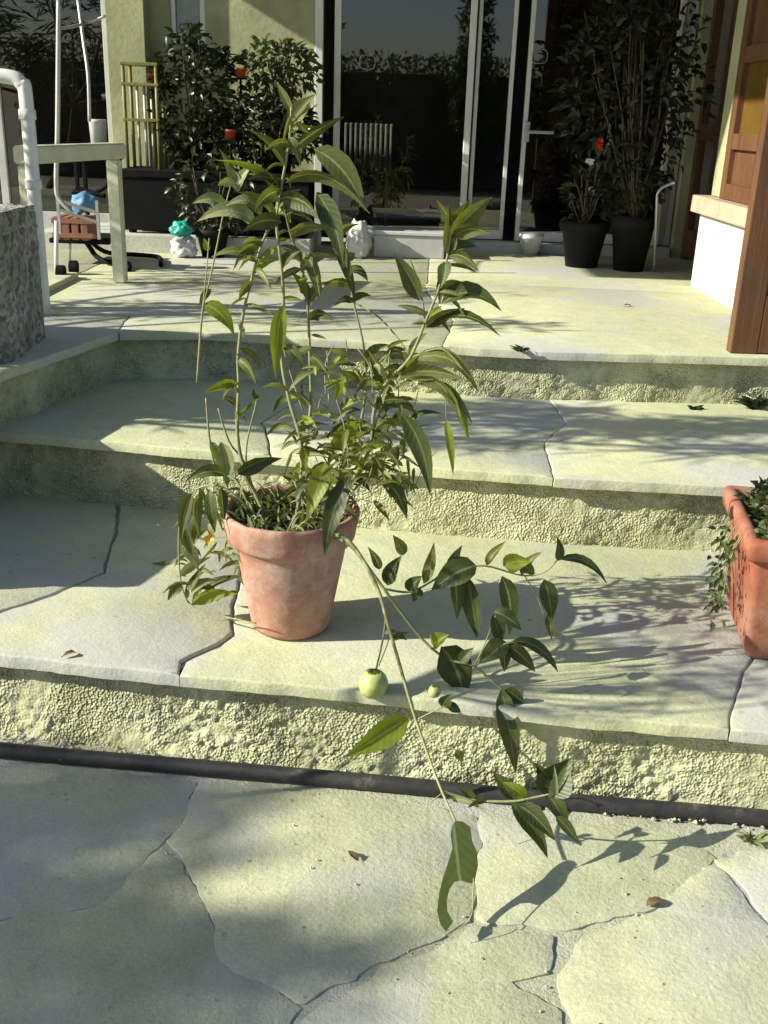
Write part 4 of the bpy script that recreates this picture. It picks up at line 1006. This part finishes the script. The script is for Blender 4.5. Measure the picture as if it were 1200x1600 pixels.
def mini_pot(c, r, h, mat, label, name='flower_pot'):
    t = thing(name, c, label, 'flower pot')
    lathe('body', [(r * .68, 0), (r * .94, h * .76), (r * 1.05, h * .78), (r * 1.08, h), (r * .98, h), (r * .9, h * .82)], c, M[mat], t, 24)
    mesh_obj('soil', [Vector(c) + Vector((r * .93 * math.cos(k * .5236), r * .93 * math.sin(k * .5236), h * .84)) for k in range(12)], [tuple(range(12))], M['soil'], t)
    return t
def shrub(name, c, rad, n, ls, mat, label, cat='plant', trunk=3, pots=None, flowers=None, base=None):
    """potted or standing shrub: stalks and many separate small leaves"""
    c = Vector(c); base = Vector(base) if base is not None else c - Vector((0, 0, rad[2]))
    t = thing(name, base, label, cat)
    V = []; F = []
    tips = []
    for k in range(trunk * 5):
        a = random.uniform(0, 6.283); tip = c + Vector((rad[0] * .75 * math.cos(a) * random.random(), rad[1] * .75 * math.sin(a) * random.random(), rad[2] * random.uniform(-.3, .9)))
        mid = (base + tip) / 2 + Vector((random.uniform(-.1, .1) * rad[0], random.uniform(-.1, .1) * rad[1], 0)); tips.append(tip)
        tube_data(smooth_path([base, mid, tip], 3), .006 * max(1, rad[2]), .002, 5, V, F)
    mesh_obj('stalks', V, F, M['bark'], t, True)
    V = []; F = []; UV = []
    for i in range(n):
        while True:
            d_ = Vector((random.uniform(-1, 1), random.uniform(-1, 1), random.uniform(-1, 1)))
            if d_.length < 1 and random.random() < .35 + .65 * d_.length and noise.noise(d_ * 2.1 + c) > -.22 - .2 * (1 - d_.length): break
        b = c + Vector((d_.x * rad[0], d_.y * rad[1], d_.z * rad[2]))
        L = ls * random.uniform(.6, 1.3)
        q = b + (d_.normalized() * .6 + Vector((random.uniform(-1, 1), random.uniform(-1, 1), random.uniform(-.9, .4)))).normalized() * L
        leaf_data(b, q, L * random.uniform(.35, .5), bend=.12, twist=random.uniform(-1.5, 1.5), nl=3, V=V, F=F, UV=UV, seed=i)
    o = mesh_obj('foliage', V, F, M[mat], t, True, UV); o['kind'] = 'stuff'
    return t
# plants on the bench
def on_bench(px_, Y): return W(px_, 255, Y).x
mini_pot((on_bench(305, 5.42), 5.42, zbT), .09, .13, 'blackpot', 'black pot under the tallest dark shrub on the bench')
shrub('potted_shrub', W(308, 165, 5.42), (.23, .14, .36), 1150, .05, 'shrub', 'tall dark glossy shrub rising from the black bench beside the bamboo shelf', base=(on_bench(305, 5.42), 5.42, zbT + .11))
ps = W(437, 105, 5.5)
mini_pot((ps.x, 5.5, zbT), .08, .28, 'black', 'tall black pot at the end of the bench near the door jamb')
shrub('potted_shrub', (ps.x, 5.5, ps.z + .0), (.20, .1, .13), 420, .05, 'shrub_green', 'low spreading shrub in the tall black pot by the door jamb', base=(ps.x, 5.5, zbT + .24))
for (x, y, Y, lab) in ((376, 122, 5.40, 'small red pot perched on dark foliage below the sunlit wall'), (360, 218, 5.28, 'small red pot in front of the dark shrub leaves'), (240, 136, 5.39, 'small red pot on the middle board of the bamboo shelf')):
    p = W(x, y, Y)
    if 'bamboo' in lab: p.z = W(227, 135, 5.4).z + .014
    else:
        s_ = thing('pot_stand', (p.x, p.y, zbT), 'thin black stand under the red pot ' + ('below the sunlit wall' if x > 370 else 'before the dark shrub'), 'stand')
        tube('rod', [Vector((p.x, p.y, zbT)), Vector((p.x, p.y, p.z - .005))], .006, M['black'], s_)
        box('plate', (p.x - .03, p.y - .03, p.z - .006), (p.x + .03, p.y + .03, p.z - .0005), M['black'], s_, .001)
    mini_pot(p, .030, .045, 'red', lab)
pk = W(432, 205, 5.36)
mini_pot((pk.x, 5.36, zbT), .07, .10, 'blackpot', 'squat black pot half hidden by bushy dark leaves on the bench')
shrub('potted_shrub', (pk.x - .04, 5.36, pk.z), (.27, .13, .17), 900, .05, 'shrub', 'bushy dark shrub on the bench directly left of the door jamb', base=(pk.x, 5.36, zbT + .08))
# plants in front on the terrace floor left of the jamb
pz_ = Z(400, 372, T3 + .0)
shrub('potted_shrub', (pz_.x - .1, 5.12, .80), (.20, .10, .2), 260, .05, 'shrub', 'dark leafy shrub standing on the floor before the black bench', base=(pz_.x - .1, 5.12, T3 + .12))
mini_pot((pz_.x - .1, 5.12, T3), .08, .13, 'blackpot', 'black pot on the floor before the black bench')
# teal and white plastic bag
p = Z(290, 380, T3)
p.y = 5.05; p.x = W(285, 350, 5.05).x
blob('plastic_bag', (p.x, p.y, T3 + .046), .064, 'bagwhite', 'crumpled white plastic bag on the terrace floor with a teal bag on it', 'bag', .35, 3, (1.0, .7, .85))
q = W(282, 334, 5.05); blob('carrier_bag', (q.x, 5.05, T3 + .128), .046, 'teal', 'crumpled teal carrier bag lying on the white plastic bag', 'bag', .4, 8, (1.1, .7, .75))
# pale sack and grey box by the glass
q = Z(555, 390, T3); blob('paper_sack', (W(560, 365, 5.25).x, 5.25, T3 + .08), .085, 'bagwhite', 'pale crumpled sack leaning by the door sill', 'sack', .3, 12, (.7, .6, 1.1))
a_ = W(585, 352, 5.4); b_ = W(695, 352, 5.4)
ob = thing('storage_box', ((a_.x + b_.x) / 2, 5.4, T3), 'low grey box with white lid in front of the sliding door', 'box')
box('body', (a_.x, 5.3, T3), (b_.x, 5.52, T3 + .11), M['greybox'], ob, .008)
box('lid', (a_.x - .008, 5.292, T3 + .111), (b_.x + .008, 5.528, T3 + .13), M['bagwhite'], ob, .005)
# small white pot
c = Z(828, 398, T3); mini_pot((c.x, c.y, T3), .062, .11, 'bagwhite', 'small white pot on the floor beneath the lever handle')
# pots in the shaded corner
c1 = Z(905, 414, T3); c2 = Z(978, 420, T3); c1.y -= .05; c2.y -= .05
mini_pot((c1.x, c1.y, T3), .115, .22, 'blackpot', 'round black pot with a red flowering stem in the shaded corner')
mini_pot((c2.x, c2.y, T3), .105, .26, 'blackpot', 'taller black pot next to the pale projecting wall in the shaded corner')
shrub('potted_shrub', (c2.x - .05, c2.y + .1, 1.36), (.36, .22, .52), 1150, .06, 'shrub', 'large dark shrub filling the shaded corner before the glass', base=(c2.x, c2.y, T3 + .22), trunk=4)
shrub('potted_shrub', (c2.x, c2.y, T3 + .40), (.15, .12, .15), 160, .05, 'shrub', 'low dark leaves spilling over the taller black pot', base=(c2.x + .01, c2.y + .01, T3 + .2))
fl = shrub('flowering_plant', (c1.x, c1.y, T3 + .34), (.13, .11, .15), 150, .055, 'shrub', 'dark plant with one red and white flower spike in the round black pot', base=(c1.x, c1.y, T3 + .18))
tube('stem', [Vector((c1.x, c1.y, T3 + .2)), W(920, 330, c1.y), W(930, 280, c1.y), W(936, 225, c1.y)], .004, M['stem'], fl, .002)
for (x, y, mt) in ((936, 222, 'redflower'), (935, 232, 'redflower'), (922, 254, 'whiteflower'), (923, 298, 'whiteflower'), (990, 318, 'whiteflower')):
    p = W(x, y, c1.y - .01); V = []; F = []; UV = []
    for k in range(9):
        q = p + Vector((random.uniform(-1, 1), random.uniform(-1, .2), random.uniform(-.8, 1))).normalized() * .026
        leaf_data(p, q, .02, nl=3, V=V, F=F, UV=UV, seed=k)
    mesh_obj('flower', V, F, M[mt], fl, True, UV)
# wire hook stand
o = tube('wire_hook', [Z(1022, 425, T3), W(1026, 330, 5.0), W(1030, 298, 5.0), W(1055, 285, 4.9)], .007, M['steel'], None, seg=6)
tag(o, 'thin bent grey wire rod standing in the shaded corner', 'rod')

# ------------------------------------------------------------------ trees and hedges outside the frame
def tree(name, base, crowns, n, ls, label, r0=.11, mat='tree_leaf', droop=-.4, slim=.2, along=1.0):
    counts = [c[2] if len(c) > 2 else None for c in crowns]; crowns = [c[:2] for c in crowns]
    t = thing(name, base, label, 'tree'); base = Vector(base)
    V = []; F = []
    cen = sum((Vector(c) for c, _ in crowns), Vector()) / len(crowns)
    fork = base.lerp(Vector((cen.x, cen.y, base.z)), .5); fork.z = base.z + (min(c[2] - r[2] for c, r in crowns) - base.z) * .9
    tube_data(smooth_path([base, (base + fork) / 2 + Vector((.08, .05, 0)), fork], 5), r0, r0 * .7, 10, V, F)
    for c, r in crowns:
        c = Vector(c); tube_data(smooth_path([fork, (fork + c) / 2 + Vector((0, 0, -.1)), c], 4), r0 * .55, r0 * .25, 7, V, F)
        for k in range(9):
            d_ = Vector((random.uniform(-1, 1), random.uniform(-1, 1), random.uniform(-.6, 1))).normalized()
            e = c + Vector((d_.x * r[0], d_.y * r[1], d_.z * r[2])) * .9
            tube_data(smooth_path([c, (c + e) / 2 + Vector((0, 0, .08)), e], 4), r0 * .18, .006, 5, V, F)
    mesh_obj('trunk', V, F, M['bark'], t, True)
    V = []; F = []; UV = []
    tot = sum(r[0] * r[1] * r[2] for _, r in crowns)
    for (c, r), cnt in zip(crowns, counts):
        c = Vector(c)
        for i in range(cnt or int(n * r[0] * r[1] * r[2] / tot)):
            while True:
                d_ = Vector((random.uniform(-1, 1), random.uniform(-1, 1), random.uniform(-1, 1)))
                if d_.length < 1 and noise.noise(d_ * 2.4 + c * 1.7) > -.12: break
            b = c + Vector((d_.x * r[0], d_.y * r[1], d_.z * r[2])); L = ls * random.uniform(.6, 1.3)
            q = b + Vector((random.uniform(-1, 1) * along, random.uniform(-1, 1), random.uniform(-1, .6) * (1 if along == 1 else .8) + droop * .3)).normalized() * L
            bb = len(V); sd = (q - b).cross(Vector((random.uniform(-1, 1), random.uniform(-1, 1), random.uniform(-1, 1)))).normalized() * L * slim
            V += [b, (b + q) / 2 + sd, q, (b + q) / 2 - sd]; UV += [(0, 0), (1, .5), (0, 1), (-1, .5)]; F.append((bb, bb + 1, bb + 2, bb + 3))
    o = mesh_obj('crown', V, F, M[mat], t, False, UV); o['kind'] = 'stuff'
    return t
def shade_at(x, y, z, d, r, n=None): return (tuple(Vector((x, y, z)) + SUN * d), r, n)
tree('garden_tree', (-8.4, -.4, G), [shade_at(-.95, 1.42, G, 7.2, (.50, .26, .34), 1500), shade_at(-.75, 1.05, G, 7.4, (.45, .26, .30), 1300), shade_at(-.20, 1.22, G, 7.6, (.22, .07, .10), 90), shade_at(-1.8, 1.1, G, 8.2, (.7, .6, .55), 2200), shade_at(-.3, .75, G, 7.0, (.5, .2, .3), 900)], 0, .085, 'leafy garden tree with dense low crown left of the forecourt')
tree('streak_shade_bamboo', (-3.0, 2.4, T3), [shade_at(-.62, 2.88, T2, 2.2, (.28, .13, .13), 330), shade_at(-.05, 2.86, T2, 2.4, (.28, .13, .13), 300), shade_at(.62, 2.86, T2, 2.8, (.28, .11, .12), 330), shade_at(.35, 3.03, T2, 2.7, (.35, .08, .12), 330), shade_at(1.05, 2.93, T2, 3.0, (.28, .10, .12), 330), shade_at(.2, 2.66, T2, 2.6, (.3, .05, .08), 80),
    shade_at(-.95, 3.6, T3, 2.2, (.25, .2, .16), 330), shade_at(-.35, 3.58, T3, 2.5, (.3, .18, .12), 150), shade_at(-.7, 4.3, T3, 2.6, (.35, .3, .16), 420), shade_at(.1, 4.2, T3, 3.0, (.3, .28, .11), 150), shade_at(.35, 3.56, T3, 3.0, (.25, .12, .07), 70), shade_at(.95, 2.68, T2, 2.9, (.3, .05, .09), 110), shade_at(-1.9, 3.4, T3, 2.6, (.5, .5, .4), 700)], 0, .13, 'unseen bamboo clump added to cast streaks of shade on terrace and middle tread', .03, slim=.055, along=1.8)  # added out of frame; narrow blades set to streak the terrace and middle tread
# unseen wiry shrub, added to throw a lacy shadow on the lower tread
bs = thing('lace_shadow_shrub', (-1.12, 1.42, G), 'unseen wiry narrow-leaved shrub added to cast a lacy shadow on the lower tread', 'shrub')
cc = Vector((.64, 1.82, T1)) + SUN * 1.95
V = []; F = []
fk = cc + Vector((-.16, -.02, -.24))
tube_data(smooth_path([Vector((-1.12, 1.42, G)), Vector((-1.10, 1.40, .3)), fk], 4), .010, .007, 7, V, F)
ends = []
for k in range(46):
    d_ = Vector((random.uniform(-1, 1), random.uniform(-1, 1), random.uniform(-1, 1))).normalized()
    e = cc + Vector((d_.x * .11, d_.y * .20, d_.z * .105)); ends.append(e)
    tube_data(smooth_path([fk, (fk + e) / 2 + Vector((d_.x * .05, d_.y * .09, .02)), e], 5), .0032, .0016, 5, V, F)
mesh_obj('branches', V, F, M['bark'], bs, True)
V = []; F = []; UV = []
for k in range(120):
    b = random.choice(ends).lerp(cc, random.uniform(0, .6)); L = random.uniform(.04, .10)
    q = b + Vector((random.uniform(-1, 1), random.uniform(-1, 1), random.uniform(-1, .5))).normalized() * L
    leaf_data(b, q, L * .12, bend=.1, twist=random.uniform(-1, 1), nl=4, V=V, F=F, UV=UV, seed=k)
o = mesh_obj('foliage', V, F, M['shrub_green'], bs, True, UV); o['kind'] = 'stuff'
def hedge(name, x0, x1, y, h, dep, n, label):
    t = thing(name, ((x0 + x1) / 2, y, G), label, 'hedge')
    bm = bmesh.new(); add_box(bm, (x0 + .15, y - dep / 2 + .15, G), (x1 - .15, y + dep / 2 - .15, h - .2), .05); bm_obj('core', bm, M['bark'], t)
    V = []; F = []; UV = []
    for i in range(n):
        x = random.uniform(x0, x1); z = G + (h + .25 * noise.noise(Vector((x * .7, 0, 0))) + .12 * noise.noise(Vector((x * 3, 5, 0)))) * random.random() ** .7; yy = y + random.choice((-1, 1)) * dep / 2 * random.uniform(.75, 1.05)
        if random.random() < .35: yy = y + random.uniform(-1, 1) * dep / 2; z = h * random.uniform(.86, 1.05)
        b = Vector((x, yy, z)); L = .12 * random.uniform(.6, 1.2)
        q = b + Vector((random.uniform(-1, 1), random.uniform(-1, 1), random.uniform(-.6, 1))).normalized() * L; bb = len(V)
        sd = (q - b).cross(Vector((random.uniform(-1, 1), random.uniform(-1, 1), random.uniform(-1, 1)))).normalized() * L * .25
        V += [b, (b + q) / 2 + sd, q, (b + q) / 2 - sd]; UV += [(0, 0), (1, .5), (0, 1), (-1, .5)]; F.append((bb, bb + 1, bb + 2, bb + 3))
    o = mesh_obj('foliage', V, F, M['tree_leaf'], t, False, UV); o['kind'] = 'stuff'
hedge('hedge', -7, 9, -9.0, 2.15, 1.2, 14000, 'clipped dark hedge across the garden facing the house')
for (x, r, lab) in ((1.32, .5, 'narrow dark conifer standing in front of the hedge'), (-1.6, .8, 'broad dark conifer standing in front of the hedge'), (4.6, 1.3, 'wide dark evergreen at the right end of the hedge')):
    tree('conifer', (x, -8.0, G), [((x, -8.0, 1.0 + k * .8), (r * (1 - k * .16), r * (1 - k * .16), .75)) for k in range(5)], 4200, .14, lab, .1)
